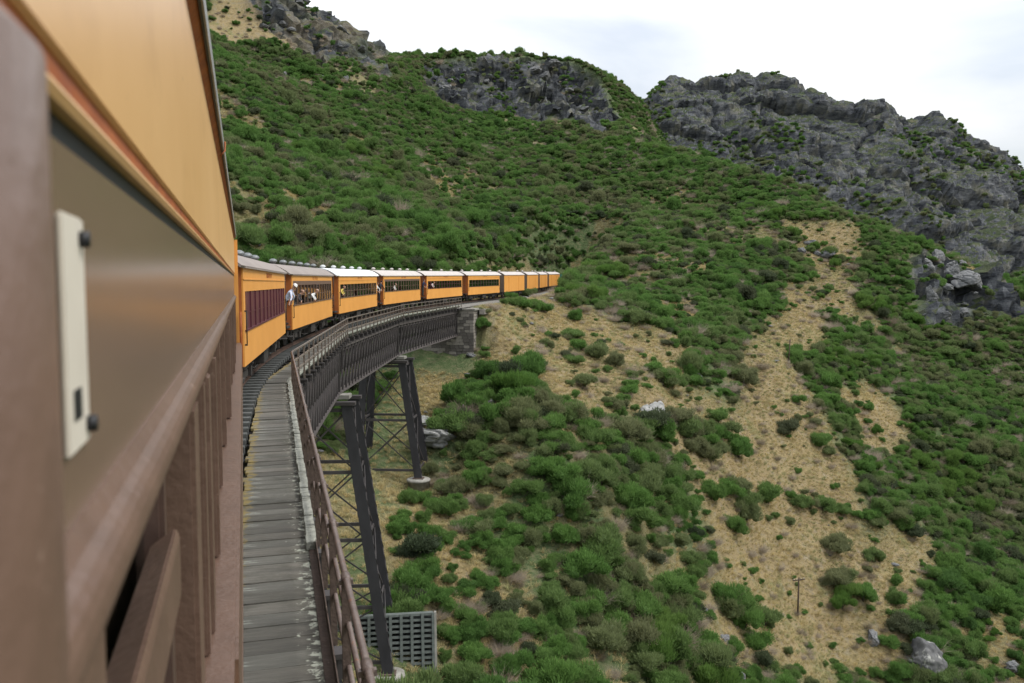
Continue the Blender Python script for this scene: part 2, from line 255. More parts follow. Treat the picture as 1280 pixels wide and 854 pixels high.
# surveyed ground points (x, y, z in metres)
HILL=[(8.2,46.2,-20.4),(14.3,69.9,-15.1),(6.6,55.5,-15.9),(6.6,65.2,-12.6),(11.3,75.3,-12.3),(17.9,74.3,-11.0),(25.2,89.2,-5.5),(21.5,89.2,-7.5),(40.7,104.5,-2.4),(25.7,79.4,-8.2),(25.9,66.2,-14.3),(15.5,51.2,-20.3),(13.7,57.3,-17.2),(18.8,47.9,-22.7),(26.7,52.4,-26.1),(27.8,62.0,-20.2),(47.1,89.1,-11.3),(56.9,112.9,-2.7),(52.9,121.8,0.5),(62.9,137.8,4.1),(54.3,86.0,-20.9),(43.2,68.0,-28.5),(60.0,77.9,-35.3),(51.6,66.8,-36.7),(75.3,75.7,-39.3),(84.2,69.4,-42.9),(106.8,88.9,-37.2),(88.6,97.7,-26.1),(73.0,95.5,-24.4),(150.2,126.6,-20.8),(78.1,112.9,-9.4),(89.3,117.6,-10.1),(125.7,139.9,-4.8),(118.5,156.9,7.1),(140.9,171.6,19.8),(161.5,164.3,11.1),(174.9,148.7,1.3),(123.8,198.6,25.3),(138.0,275.4,57.4),(85.4,151.7,6.7),(73.2,188.2,19.0),(59.8,158.0,6.7),(38.3,135.5,7.7),(66.2,234.1,38.4),(23.3,127.8,9.5),(9.7,111.1,8.4),(1.6,103.1,7.9),(0.0,149.1,23.6),(0.5,203.5,49.3),(-5.6,260.5,80.0),(21.7,239.5,59.1),(24.2,178.5,28.8),(55.0,298.7,79.2),(76.8,316.4,85.5),(98.0,302.1,71.6),(102.8,316.8,91.3),(83.2,316.6,88.8),(73.5,315.5,88.0),(110.8,316.0,87.4),(118.2,313.1,81.1),(119.9,292.2,62.2),(148.1,310.0,69.9),(135.4,311.4,76.3),(145.9,316.8,80.4),(157.8,321.1,77.9),(170.8,329.5,77.0),(120.1,309.2,78.8),(32.6,274.6,82.9),(13.2,276.5,93.9),(-12.3,274.9,102.5),(-3.3,90.8,4.8),(191.1,137.4,-9.3),(94.7,66.0,-42.9),(140.3,99.6,-30.4),(144.4,232.1,40.6),(144.5,214.8,35.3),(146.4,194.7,28.3),(167.7,268.9,28.1),(171.7,227.7,15.4),(187.3,209.2,5.0),(204.1,194.7,-2.9),(215.0,182.3,-9.7),(232.0,171.2,-14.4),(160.7,299.2,50.1),(187.5,267.6,26.4),(214.1,247.2,9.7),(1.4,26.0,-17.0),(0.0,4.0,-11.0),(-3.0,-14.0,-3.0),(-25.0,20.0,-9.0),(-40.0,50.0,5.0),(-60.0,20.0,12.0),(30.0,10.0,-33.0),(80.0,20.0,-48.0),(40.0,-20.0,-28.0),(140.0,60.0,-55.0),(200.0,60.0,-60.0),(-40.0,100.0,30.0),(-60.0,180.0,75.0),(-20.0,-30.0,2.0),(-20.0,330.0,80.0),(60.0,400.0,75.0),(110.0,420.0,75.0),(260.0,300.0,20.0)]
CRAG=[(180.7,369.4,89.8),(204.2,373.1,100.7),(223.6,375.6,105.4),(246.9,375.7,108.8),(262.4,373.7,107.5),(277.4,370.8,105.9),(295.0,364.6,98.0),(314.3,363.4,96.2),(328.0,364.2,95.6),(348.1,357.5,92.6),(357.5,345.3,83.5),(370.1,331.9,71.8),(375.3,319.6,56.3),(391.0,307.7,36.0),(157.4,345.6,65.1),(167.1,318.1,49.6),(189.9,304.8,40.7),(214.9,285.3,29.9),(236.0,264.1,19.5),(245.6,249.7,10.0),(268.9,228.5,-3.3),(291.6,209.5,-18.4),(195.0,348.1,78.4),(227.3,345.1,79.8),(247.8,330.4,71.0),(263.6,306.2,55.6),(293.7,300.5,52.6),(317.5,292.1,43.6),(325.3,278.0,30.3),(341.4,264.0,11.0),(202.9,326.3,60.9),(237.4,289.4,40.7),(254.9,272.4,29.9),(276.2,264.7,20.2),(267.9,248.8,10.2),(221.1,451.8,99.1),(261.9,439.6,112.7),(300.1,427.2,112.3),(335.9,414.7,100.9),(365.0,404.9,95.8),(405.3,391.0,84.0),(442.9,376.7,55.6)]
DRY=[[(26,93),(44,120),(52,113),(61,111),(60,102),(46,91),(34,77),(31,81),(28,87),(23,83)],
 [(93,134),(88,115),(82,101),(82,91),(68,79),(58,69),(35,56),(37,62),(46,77),(49,84),(41,84),(52,96),(64,102)],
 [(130,177),(146,168),(144,164),(121,146),(93,122),(80,113),(91,132),(118,153),(123,166)],
 [(10,61),(15,68),(17,60),(18,56),(22,54),(22,49),(11,47),(11,51),(9,56)],
 [(-8,261),(25,275),(53,319),(22,246),(5,253),(-7,248)],
 [(96,119),(107,120),(107,110),(91,104)],
 [(54,166),(69,184),(81,192),(69,181),(51,158)],
 [(44,92),(50,88),(53,85),(44,76),(43,82)],
 [(76,86),(86,90),(90,88),(69,71),(59,70)],
 [(17,89),(22,85),(18,74),(15,74)],
 [(29,75),(30,71),(26,69)]]
ROCKY=[[(-9,285),(33,305),(57,338),(40,256),(22,246),(8,257)],
 [(66,323),(95,337),(109,338),(129,343),(141,330),(147,294),(114,251),(113,291),(87,287),(63,281)],
 [(157,162),(165,164),(171,161),(173,156),(180,155),(170,146),(160,147),(148,142),(139,143)]]
ROCKS=[(44.9,85.7,4.27,3.16),(22.1,76.0,2.00,2.00),(16.8,73.6,5.14,2.49),(16.0,76.3,2.27,1.51),(72.4,72.9,6.39,7.75),(123.0,163.0,2.97,2.22),(128.8,166.8,3.43,2.67),(127.2,162.6,2.61,1.86),(127.8,170.7,2.71,2.32),(128.9,162.0,4.47,2.24),(11.7,233.4,3.42,2.99),(29.0,242.2,2.27,3.63),(46.3,271.5,3.61,2.58),(21.7,239.8,2.67,1.78),(161.5,161.2,5.86,6.64),(159.8,155.1,6.44,7.58),(171.0,163.6,5.21,4.81),(163.9,153.2,6.80,8.69),(151.9,154.3,4.10,6.71),(146.1,147.1,4.64,7.13),(146.0,143.4,5.26,4.20),(140.2,144.3,3.48,4.53),(152.0,143.9,3.90,3.55),(68.7,234.5,1.86,1.86),(79.3,242.1,2.18,1.21),(66.6,175.9,4.71,2.90),(24.6,90.7,1.46,0.91),(24.0,85.3,1.03,0.69),(68.5,75.9,2.22,1.85),(86.0,72.5,2.09,1.71),(40.2,62.6,1.14,1.00),(39.5,59.5,1.51,1.10),(38.9,64.0,1.01,0.72),(60.4,102.2,1.57,0.90)]
SHRUBS=[(24.9,76.7,5.18,'b'),(30.7,85.5,2.11,'d'),(25.7,89.1,1.26,'g'),(51.6,120.3,6.29,'b'),(65.7,143.7,9.06,'b'),(45.3,110.0,2.29,'g'),(61.3,121.6,9.09,'g'),(78.1,189.8,7.88,'b'),(44.6,66.1,4.56,'g'),(49.1,69.3,3.21,'g'),(43.3,66.9,3.36,'g'),(15.6,50.6,2.42,'g'),(13.1,48.5,2.00,'g'),(68.0,79.5,5.73,'b'),(68.9,90.1,2.73,'g'),(62.3,87.6,3.42,'g'),(56.2,83.8,3.81,'g'),(53.6,83.2,2.82,'g'),(73.4,90.9,3.21,'g'),(70.0,84.9,3.43,'g'),(79.8,100.1,3.04,'g'),(76.3,90.5,2.15,'g'),(59.5,93.5,6.28,'g'),(50.1,86.4,4.77,'g'),(30.2,67.4,4.31,'g'),(33.6,67.9,4.12,'g'),(25.3,64.8,4.08,'g'),(31.5,73.3,3.87,'g'),(35.7,84.3,2.66,'g'),(44.1,94.0,2.60,'g'),(52.0,96.0,4.59,'g'),(53.1,87.8,3.90,'g'),(34.3,61.4,4.10,'b'),(29.3,54.8,4.26,'b'),(26.1,55.2,2.40,'g'),(20.7,54.5,2.54,'g'),(24.9,57.0,2.45,'g'),(11.2,56.3,2.81,'d'),(9.7,53.0,2.33,'g'),(19.0,72.9,3.67,'d'),(88.0,95.4,3.93,'d'),(85.0,89.3,3.94,'d'),(70.7,184.2,7.58,'g'),(31.8,97.9,0.99,'d'),(43.3,125.2,2.30,'g'),(12.2,50.2,1.53,'g'),(12.4,51.8,1.37,'g'),(15.6,53.4,1.65,'d'),(70.6,108.1,6.04,'g'),(74.3,100.2,3.46,'d'),(73.8,76.0,3.77,'d'),(96.8,96.8,7.18,'g')]
CRIB = ((7.75, 48.7, -17.2), R(-10))
# ---------------------------------------------------------------- numpy noise
def _h(ix, iy, iz, s):
    with np.errstate(over='ignore'):
        n = (ix.astype(np.int64) * 374761393 + iy.astype(np.int64) * 668265263 + iz.astype(np.int64) * 2147483647 + s * 974634777) & 0xffffffff
        n = ((n ^ (n >> 13)) * 1274126177) & 0xffffffff; n = ((n ^ (n >> 16)) * 2246822519) & 0xffffffff
        return ((n ^ (n >> 15)) & 0xffffff) / float(0xffffff)
def vnoise(x, y, z=None, s=0):
    z = np.zeros_like(x) if z is None else z
    ix, iy, iz = np.floor(x), np.floor(y), np.floor(z); fx, fy, fz = x - ix, y - iy, z - iz
    fx, fy, fz = [t * t * t * (t * (t * 6 - 15) + 10) for t in (fx, fy, fz)]; r = 0
    for dx in (0, 1):
        for dy in (0, 1):
            for dz in (0, 1):
                r = r + _h(ix + dx, iy + dy, iz + dz, s) * (fx if dx else 1 - fx) * (fy if dy else 1 - fy) * (fz if dz else 1 - fz)
    return r
def fbm(x, y, z=None, s=0, o=5, g=0.5):
    a, t, n, f = 1.0, 0.0, 0.0, 1.0
    for k in range(o):
        n = n + a * (vnoise(x * f, y * f, None if z is None else z * f, s + k) - 0.5); t += a; a *= g; f *= 2.03
    return n / t * 2
def worley(x, y, z, s=0):
    ix, iy, iz = np.floor(x), np.floor(y), np.floor(z)
    f1 = np.full(x.shape, 9.0); f2 = np.full(x.shape, 9.0); idv = np.zeros(x.shape)
    for dx in (-1, 0, 1):
        for dy in (-1, 0, 1):
            for dz in (-1, 0, 1):
                cx, cy, cz = ix + dx, iy + dy, iz + dz
                d = np.sqrt((cx + _h(cx, cy, cz, s) - x) ** 2 + (cy + _h(cx, cy, cz, s + 1) - y) ** 2 + (cz + _h(cx, cy, cz, s + 2) - z) ** 2)
                c = d < f1
                f2 = np.where(c, f1, np.minimum(f2, d)); idv = np.where(c, _h(cx, cy, cz, s + 3), idv); f1 = np.minimum(f1, d)
    return f1, f2, idv
def tps_fit(P, lam=2.0):
    P = np.array(P, float); n = len(P); d = np.linalg.norm(P[:, None, :2] - P[None, :, :2], axis=2)
    K = np.where(d > 0, d * d * np.log(d + 1e-9), 0) + np.eye(n) * lam
    A = np.zeros((n + 3, n + 3)); A[:n, :n] = K; A[:n, n] = 1; A[:n, n + 1:] = P[:, :2]; A[n, :n] = 1; A[n + 1:, :n] = P[:, :2].T
    w = np.linalg.solve(A, np.concatenate([P[:, 2], np.zeros(3)])); return P, w
def tps(fit, x, y):
    P, w = fit; n = len(P); z = w[n] + w[n + 1] * x + w[n + 2] * y
    for i in range(n):
        d2 = (x - P[i, 0]) ** 2 + (y - P[i, 1]) ** 2; z = z + w[i] * 0.5 * d2 * np.log(d2 + 1e-9)
    return z
def sstep(a, b, x): t = np.clip((x - a) / (b - a), 0, 1); return t * t * (3 - 2 * t)

# ---------------------------------------------------------------- track alignment (top of rail z=0 on the viaduct)
HEAD = [0, 6.6, 12.7, 18.5, 24.2, 29.6, 33.0, 30.5, 27.0, 26.0, 30.0, 40.0, 52.0]
SP = 16.5
CARS = []; _p = np.array([-1.33, 11.3])
for k, h in enumerate(HEAD):
    if k:
        a = math.radians((HEAD[k - 1] + h) / 2); _p = _p + SP * np.array([math.sin(a), math.cos(a)])
    CARS.append((_p.copy(), math.radians(h)))
def rise(s): return 0.0 if s < 30 else 0.62 * ((s - 30) / 68.0) ** 1.25
TRK = [np.array([-2.5, -40.0]), np.array([-1.9, -14.0])] + [c[0] for c in CARS]
TRKZ = [0, 0] + [rise(SP * k) for k in range(len(CARS))]
def _dense():
    out = []; n = len(TRK)
    for i in range(n - 1):
        p0, p1, p2, p3 = TRK[max(i - 1, 0)], TRK[i], TRK[i + 1], TRK[min(i + 2, n - 1)]
        m = 12
        for j in range(m):
            t = j / m; q = 0.5 * (2 * p1 + (p2 - p0) * t + (2 * p0 - 5 * p1 + 4 * p2 - p3) * t * t + (3 * p1 - p0 - 3 * p2 + p3) * t ** 3)
            out.append((q[0], q[1], TRKZ[i] * (1 - t) + TRKZ[i + 1] * t))
    out.append((*TRK[-1], TRKZ[-1])); return np.array(out)
TD = _dense()
def track_dist(x, y):
    best = np.full(x.shape, 1e9); zz = np.zeros(x.shape); yy = np.zeros(x.shape)
    for q in TD:
        d = (x - q[0]) ** 2 + (y - q[1]) ** 2; c = d < best; best = np.where(c, d, best); zz = np.where(c, q[2], zz); yy = np.where(c, q[1], yy)
    return np.sqrt(best), zz, yy

# ---------------------------------------------------------------- hillside height field
HX0, HX1, HY0, HY1, HS = -70.0, 300.0, -40.0, 430.0, 1.0
hx = np.arange(HX0, HX1 + .1, HS); hy = np.arange(HY0, HY1 + .1, HS)
GX, GY = np.meshgrid(hx, hy)
HFIT = tps_fit(HILL)
def hill_height():
    z = tps(HFIT, GX, GY)
    far = np.sqrt(GX ** 2 + GY ** 2)
    amp = sstep(35, 160, far)
    z = z + fbm(GX / 34, GY / 34, s=3, o=4) * (1.0 + 3.6 * amp) + fbm(GX / 9, GY / 9, s=9, o=4) * (0.5 + 0.8 * amp)
    d, tz, ty = track_dist(GX, GY)
    bench = sstep(93.2, 95.4, ty)                      # formation starts at the far abutment
    w = (1 - sstep(2.9, 9.5, d)) * bench
    z = z * (1 - w) + (tz - 0.42) * w
    under = (1 - sstep(4, 11, d)) * (1 - sstep(88, 94, ty)) * sstep(-12, -2, ty)
    z = np.where(under > 0, np.minimum(z, z * (1 - under) + np.minimum(z, -4.9) * under), z)
    return z
GZ = hill_height()
def hz(x, y):
    fx = np.clip((np.asarray(x, float) - HX0) / HS, 0, len(hx) - 1.001); fy = np.clip((np.asarray(y, float) - HY0) / HS, 0, len(hy) - 1.001)
    ix = fx.astype(int); iy = fy.astype(int); tx = fx - ix; ty = fy - iy
    return (GZ[iy, ix] * (1 - tx) + GZ[iy, ix + 1] * tx) * (1 - ty) + (GZ[iy + 1, ix] * (1 - tx) + GZ[iy + 1, ix + 1] * tx) * ty
# ---------------------------------------------------------------- terrain meshes
def in_poly(x, y, P):
    c = np.zeros(x.shape, bool); n = len(P)
    for i in range(n):
        x0, y0 = P[i]; x1, y1 = P[(i + 1) % n]
        if y0 == y1: continue
        c ^= ((y0 > y) != (y1 > y)) & (x < (x1 - x0) * (y - y0) / (y1 - y0) + x0)
    return c
def zone(x, y, polys, wob=4.0):
    wx = x + fbm(x / 11, y / 11, s=21, o=4) * wob; wy = y + fbm(x / 11, y / 11, s=31, o=4) * wob
    r = np.zeros(x.shape, bool)
    for P in polys: r |= in_poly(wx, wy, P)
    return r
def terrain_mat(name, rock_always=False):
    m = bpy.data.materials.new(name); m.use_nodes = True; nt = m.node_tree; N = nt.nodes.new; L = nt.links.new
    b = nt.nodes['Principled BSDF']; b.inputs['Roughness'].default_value = 0.92; b.inputs['Specular IOR Level'].default_value = 0.15
    t = N('ShaderNodeTexCoord'); P = t.outputs['Object']
    def noise(sc, d=6, rough=0.62, vec=P):
        n = N('ShaderNodeTexNoise'); n.inputs['Scale'].default_value = sc; n.inputs['Detail'].default_value = d; n.inputs['Roughness'].default_value = rough; L(vec, n.inputs['Vector']); return n.outputs['Fac']
    def ramp(f, cs):
        r = N('ShaderNodeValToRGB'); e = r.color_ramp.elements; L(f, r.inputs['Fac'])
        e[0].position, e[0].color = cs[0][0], (*cs[0][1], 1); e[1].position, e[1].color = cs[-1][0], (*cs[-1][1], 1)
        for p, c in cs[1:-1]: k = e.new(p); k.color = (*c, 1)
        return r.outputs['Color']
    def mix(f, a, c):
        x = N('ShaderNodeMix'); x.data_type = 'RGBA'; L(f, x.inputs[0]); L(a, x.inputs[6]); L(c, x.inputs[7]); return x.outputs[2]
    def mrange(f, a, c, lo=0.0, hi=1.0):
        r = N('ShaderNodeMapRange'); r.inputs[1].default_value = a; r.inputs[2].default_value = c; r.inputs[3].default_value = lo; r.inputs[4].default_value = hi; L(f, r.inputs[0]); return r.outputs[0]
    dry0 = ramp(noise(0.9, 9, 0.72), [(0.28, (0.12, 0.10, 0.058)), (0.40, (0.22, 0.172, 0.09)), (0.50, (0.30, 0.235, 0.12)), (0.60, (0.25, 0.21, 0.135)), (0.72, (0.34, 0.29, 0.195))])
    patch = ramp(noise(0.17, 8, 0.7), [(0.34, (0.62, 0.76, 0.60)), (0.46, (1.0, 1.0, 1.0)), (0.60, (0.95, 0.93, 0.95)), (0.72, (0.74, 0.70, 0.76))])
    pm = N('ShaderNodeMix'); pm.data_type = 'RGBA'; pm.blend_type = 'MULTIPLY'; pm.inputs[0].default_value = 1.0; L(dry0, pm.inputs[6]); L(patch, pm.inputs[7]); dry = pm.outputs[2]
    green = ramp(noise(1.3, 9, 0.7), [(0.3, (0.055, 0.082, 0.034)), (0.47, (0.085, 0.122, 0.050)), (0.60, (0.135, 0.148, 0.075)), (0.72, (0.23, 0.20, 0.13))])
    # schist: foliated, so the noise is squashed across a tilted bedding direction
    mp = N('ShaderNodeMapping'); mp.inputs['Rotation'].default_value = (R(28), R(-16), R(20)); mp.inputs['Scale'].default_value = (0.28, 0.28, 1.0); L(P, mp.inputs['Vector'])
    rk = ramp(noise(0.55, 12, 0.72, mp.outputs['Vector']), [(0.36, (0.013, 0.014, 0.018)), (0.46, (0.056, 0.061, 0.070)), (0.58, (0.112, 0.118, 0.126)), (0.74, (0.25, 0.25, 0.25))])
    lich = ramp(noise(1.1, 8, 0.7), [(0.35, (0.08, 0.085, 0.07)), (0.7, (0.22, 0.21, 0.17))])
    rk = mix(mrange(noise(0.16, 5), 0.52, 0.66), rk, lich)
    a = N('ShaderNodeAttribute'); a.attribute_name = 'dry'; ar = N('ShaderNodeAttribute'); ar.attribute_name = 'rock'; ag = N('ShaderNodeAttribute'); ag.attribute_name = 'gravel'
    col = mix(a.outputs['Fac'], green, dry)
    # ledges on rock hold scrub and tussock
    g = N('ShaderNodeNewGeometry'); sx = N('ShaderNodeSeparateXYZ'); L(g.outputs['Normal'], sx.inputs[0])
    add = N('ShaderNodeMath'); add.operation = 'MULTIPLY_ADD'; add.inputs[1].default_value = 0.9; L(noise(0.12, 7, 0.65), add.inputs[0]); L(sx.outputs['Z'], add.inputs[2])
    ledge = mrange(add.outputs[0], 1.03, 1.16)
    lv = ramp(noise(0.22, 7), [(0.38, (0.030, 0.044, 0.020)), (0.58, (0.055, 0.066, 0.034)), (0.78, (0.13, 0.115, 0.065))])
    rk2 = mix(ledge, rk, lv)
    col = mix(ar.outputs['Fac'], col, rk2)
    gv = ramp(noise(6, 8, 0.75), [(0.3, (0.08, 0.076, 0.07)), (0.7, (0.26, 0.25, 0.23))])
    col = mix(ag.outputs['Fac'], col, gv)
    L(col, b.inputs['Base Color'])
    bn = N('ShaderNodeMath'); bn.operation = 'ADD'; L(noise(0.8, 12, 0.75, mp.outputs['Vector']), bn.inputs[0]); L(noise(3.0, 6, 0.7), bn.inputs[1])
    bp = N('ShaderNodeBump'); bp.inputs['Strength'].default_value = 0.9; bp.inputs['Distance'].default_value = 0.5; L(bn.outputs[0], bp.inputs['Height']); L(bp.outputs['Normal'], b.inputs['Normal'])
    return m
M['ground'] = terrain_mat('hillside_ground')
def grid_faces(nx, ny):
    i = np.arange(ny - 1)[:, None] * nx + np.arange(nx - 1)[None, :]
    return np.stack([i, i + 1, i + nx + 1, i + nx], -1).reshape(-1, 4)
def rock_disp(x, y, z, big=9.0, amp=2.6, s=50, dec=0.42):
    # jointed blocks at three sizes, cracks between them
    u = x * 0.9 + z * 0.25; v = y * 0.9 - x * 0.15; w = z * 1.15 + y * 0.35
    wx = fbm(x / 13, y / 13, z / 13, s=s + 40, o=3) * 3
    out = np.zeros(x.shape); a = amp; b = big
    for k in range(4):
        f1, f2, c = worley((u + wx) / b, (v + wx) / b, (w - wx) / (b * (0.7, 1.5, 0.9, 0.6)[k]), s + 7 * k)
        out += a * (c - 0.5) * 1.5 - a * 0.55 * np.clip(1 - (f2 - f1) / 0.13, 0, 1)
        a *= dec; b *= 0.38
    return out + fbm(x / 22, y / 22, z / 22, s=s + 90, o=4) * amp * 1.4

# crag behind: fine height field with jointed-rock relief along its normals
CX0, CX1, CY0, CY1, CS = 120.0, 470.0, 195.0, 520.0, 0.8
cx = np.arange(CX0, CX1, CS); cy = np.arange(CY0, CY1, CS); KX, KY = np.meshgrid(cx, cy)
CFIT = tps_fit(CRAG)
KZ = tps(CFIT, KX, KY)
def normals(X, Y, Zz, s):
    gy, gx = np.gradient(Zz, s); n = np.stack([-gx, -gy, np.ones_like(gx)], -1); return n / np.linalg.norm(n, axis=-1, keepdims=True)
ang = np.degrees(np.arctan2(KX, KY)); rad = np.hypot(KX, KY)
KZ = KZ - 3 - (1 - sstep(23.2, 28.2, ang)) * 42
keep = (ang > 20.5) & (ang < 60) & (rad > 290) & (rad < 560)
kn = normals(KX, KY, KZ, CS)
sel = keep.ravel()
dsp = np.zeros(KX.size); dsp[sel] = rock_disp(KX.ravel()[sel], KY.ravel()[sel], KZ.ravel()[sel], 34.0, 7.0, dec=0.33)
dsp = dsp.reshape(KX.shape)
edge = sstep(20.5, 23.0, ang)
kv = np.stack([KX, KY, KZ], -1) + kn * (dsp * edge)[..., None] * np.array([0.9, 0.9, 0.8])
kf = grid_faces(len(cx), len(cy)); kf = kf[sel[kf].all(1)]
used = np.zeros(KX.size, bool); used[kf.ravel()] = True; remap = np.cumsum(used) - 1
kdry = sstep(0.1, 0.5, fbm(KX / 30, KY / 30, s=77))
crag_v = kv.reshape(-1, 3)[used]; crag_f = remap[kf]
crag = link('rocky_hill', np_mesh('rocky_hill', crag_v, crag_f, M['ground'],
            {'rock': np.ones(used.sum()), 'dry': kdry.ravel()[used], 'gravel': np.zeros(used.sum())}))
tag(crag, 'grey jointed rock crag behind the scrub covered slope', 'hill', kind='structure')

# main hillside
inside = sstep(26.5, 29.5, np.degrees(np.arctan2(GX, GY))) * sstep(292, 308, np.hypot(GX, GY))
kz_on_h = tps(CFIT, GX, GY)
GZ = GZ * (1 - inside) + np.minimum(GZ, kz_on_h - 9) * inside
dryz = zone(GX, GY, DRY[:6] + DRY[7:]).astype(float); rockz = zone(GX, GY, ROCKY, 7.0).astype(float)
def blur(a, n):
    for _ in range(n):
        a = (a + np.roll(a, 1, 0) + np.roll(a, -1, 0) + np.roll(a, 1, 1) + np.roll(a, -1, 1)) / 5
    return a
dryz = np.clip(blur(dryz, 3) + (fbm(GX / 17, GY / 17, s=61, o=4) > 0.30) * 0.55, 0, 1); rockb = blur(rockz, 4); rockb = rockb * np.where(GX < 56, .55 + .45 * (fbm(GX / 9, GY / 9, s=66, o=3) > .15), 1.0)
_d, _z, _y = track_dist(GX, GY); bank = ((_d > 2.8) & (_d < 6.5) & (_y > 112) & (_y < 170)).astype(float); dryz = np.maximum(dryz, blur(bank, 2))
GZ = GZ - 3.4 * rockb * (GX > 56) * (GY > 230)
hn = normals(GX, GY, GZ, HS); rockb = np.maximum(rockb, blur(((_y > 96) & (_d < 8) & (_d > 3) & (hn[..., 2] < .72)).astype(float), 2) * .0); rs = rockb.ravel() > 0.02
hd = np.zeros(GX.size); hd[rs] = rock_disp(GX.ravel()[rs], GY.ravel()[rs], GZ.ravel()[rs], 13.0, 5.0, s=200) * rockb.ravel()[rs]
hv = np.stack([GX, GY, GZ], -1) + hn * hd.reshape(GX.shape)[..., None]
td, tz_, ty_ = track_dist(GX, GY)
grav = (1 - sstep(2.0, 3.0, td)) * sstep(94.5, 96, ty_) * sstep(.55, .8, hn[..., 2])
hf = grid_faces(len(hx), len(hy))
hill = link('hillside', np_mesh('hillside', hv.reshape(-1, 3), hf, M['ground'],
            {'rock': np.clip(rockb.ravel() * 1.3, 0, 1), 'dry': dryz.ravel(), 'gravel': grav.ravel()}, smooth=True))
_fl = rockb.ravel()[hf].max(1) < .2; hill.data.polygons.foreach_set('use_smooth', _fl)
tag(hill, 'scrub covered hillside rising behind the viaduct', 'hillside', kind='structure')

# pale grassy rise beyond the crag, and the wide valley floor
def dome(name, cxy, rx, ry, top, base, n, label, dryv):
    u = np.linspace(-1.6, 1.6, n); UX, UY = np.meshgrid(u, u)
    z = base + (top - base) * np.exp(-(UX ** 2 + UY ** 2) * 1.5) + fbm(UX * 4, UY * 4, s=5) * 5
    v = np.stack([cxy[0] + UX * rx, cxy[1] + UY * ry, z], -1).reshape(-1, 3)
    o = link(name, np_mesh(name, v, grid_faces(n, n), M['ground'], {'rock': np.zeros(n * n), 'dry': np.full(n * n, dryv), 'gravel': np.zeros(n * n)}, smooth=True))
    return tag(o, label, 'hill', kind='structure')
dome('grassy_hill', (475, 318), 120, 120, 97, -30, 60, 'dry grassy rise beyond the crag', 1.0)
g = 40; u = np.linspace(-3000, 3000, g); UX, UY = np.meshgrid(u, u)
vz = -75 + fbm(UX / 900, UY / 900, s=8) * 12
vf = link('valley_ground', np_mesh('valley_ground', np.stack([UX, UY, vz], -1).reshape(-1, 3), grid_faces(g, g), M['ground'],
          {'rock': np.zeros(g * g), 'dry': np.full(g * g, 0.4), 'gravel': np.zeros(g * g)}, smooth=True))
tag(vf, 'scrubby valley floor far below the viaduct', 'ground', kind='structure')
# ---------------------------------------------------------------- viaduct
NODES = [(0.9, -20.2), (0.55, 2.93), (1.39, 26.12), (5.78, 49.06), (13.2, 71.05), (23.7, 91.75)]
NZ_ = [0, 0, 0, rise(37), rise(61), rise(84)]
SPANS = ['the near brown carriage', 'the second carriage', 'the third and fourth carriages', 'the stone abutment']
class Frame:
    def __init__(s, i):
        s.a = Vector((*NODES[i], NZ_[i])); s.b = Vector((*NODES[i + 1], NZ_[i + 1])); d = s.b - s.a; s.len = d.length
        s.rz = -math.atan2(d.x, d.y); s.slope = math.asin(d.z / s.len)
    def root(s, name): o = empty(name, s.a, 0); o.rotation_euler = (s.slope, 0, s.rz); return o
plank_me = []
for k, mk in enumerate(['plank', 'plank2', 'plank3', 'plank', 'plank3', 'plank2']):
    w = random.uniform(0.84, 0.93); mb = MB(); n = 4
    for j in range(1): mb.box(-0.11 - w, -0.11 + random.uniform(-.02, .02), -0.1405, 0.1405, -0.31, -0.25)
    plank_me.append(mb.mesh('plank', M[mk], bevel=0.006))
M['girder_pale'] = mat('dusty_girder_steel', (0.105, 0.092, 0.088), (0.06, 0.052, 0.05), 0.65, 4, bump=0.2, spots=[((0.14, 0.07, 0.04), 8, 0.66, 0.07), ((0.24, 0.22, 0.21), 12, 0.68, 0.06)])
def lattice(L):
    web = MB(); n = int(round(L / 0.98)); st = L / n
    for i in range(n + 1):
        y = min(max(i * st, 0.06), L - 0.06); web.box(-0.03, 0.11, y - 0.04, y + 0.04, -3.62, -1.05, 0)
    for i in range(n - 1):
        for a, b, x in ((-3.6, -1.08, 0.075), (-1.08, -3.6, -0.055)):
            web.bar((x, i * st, a), (x, (i + 2) * st, b), 0.018, 0.075, up=(1, 0, 0))
    return web
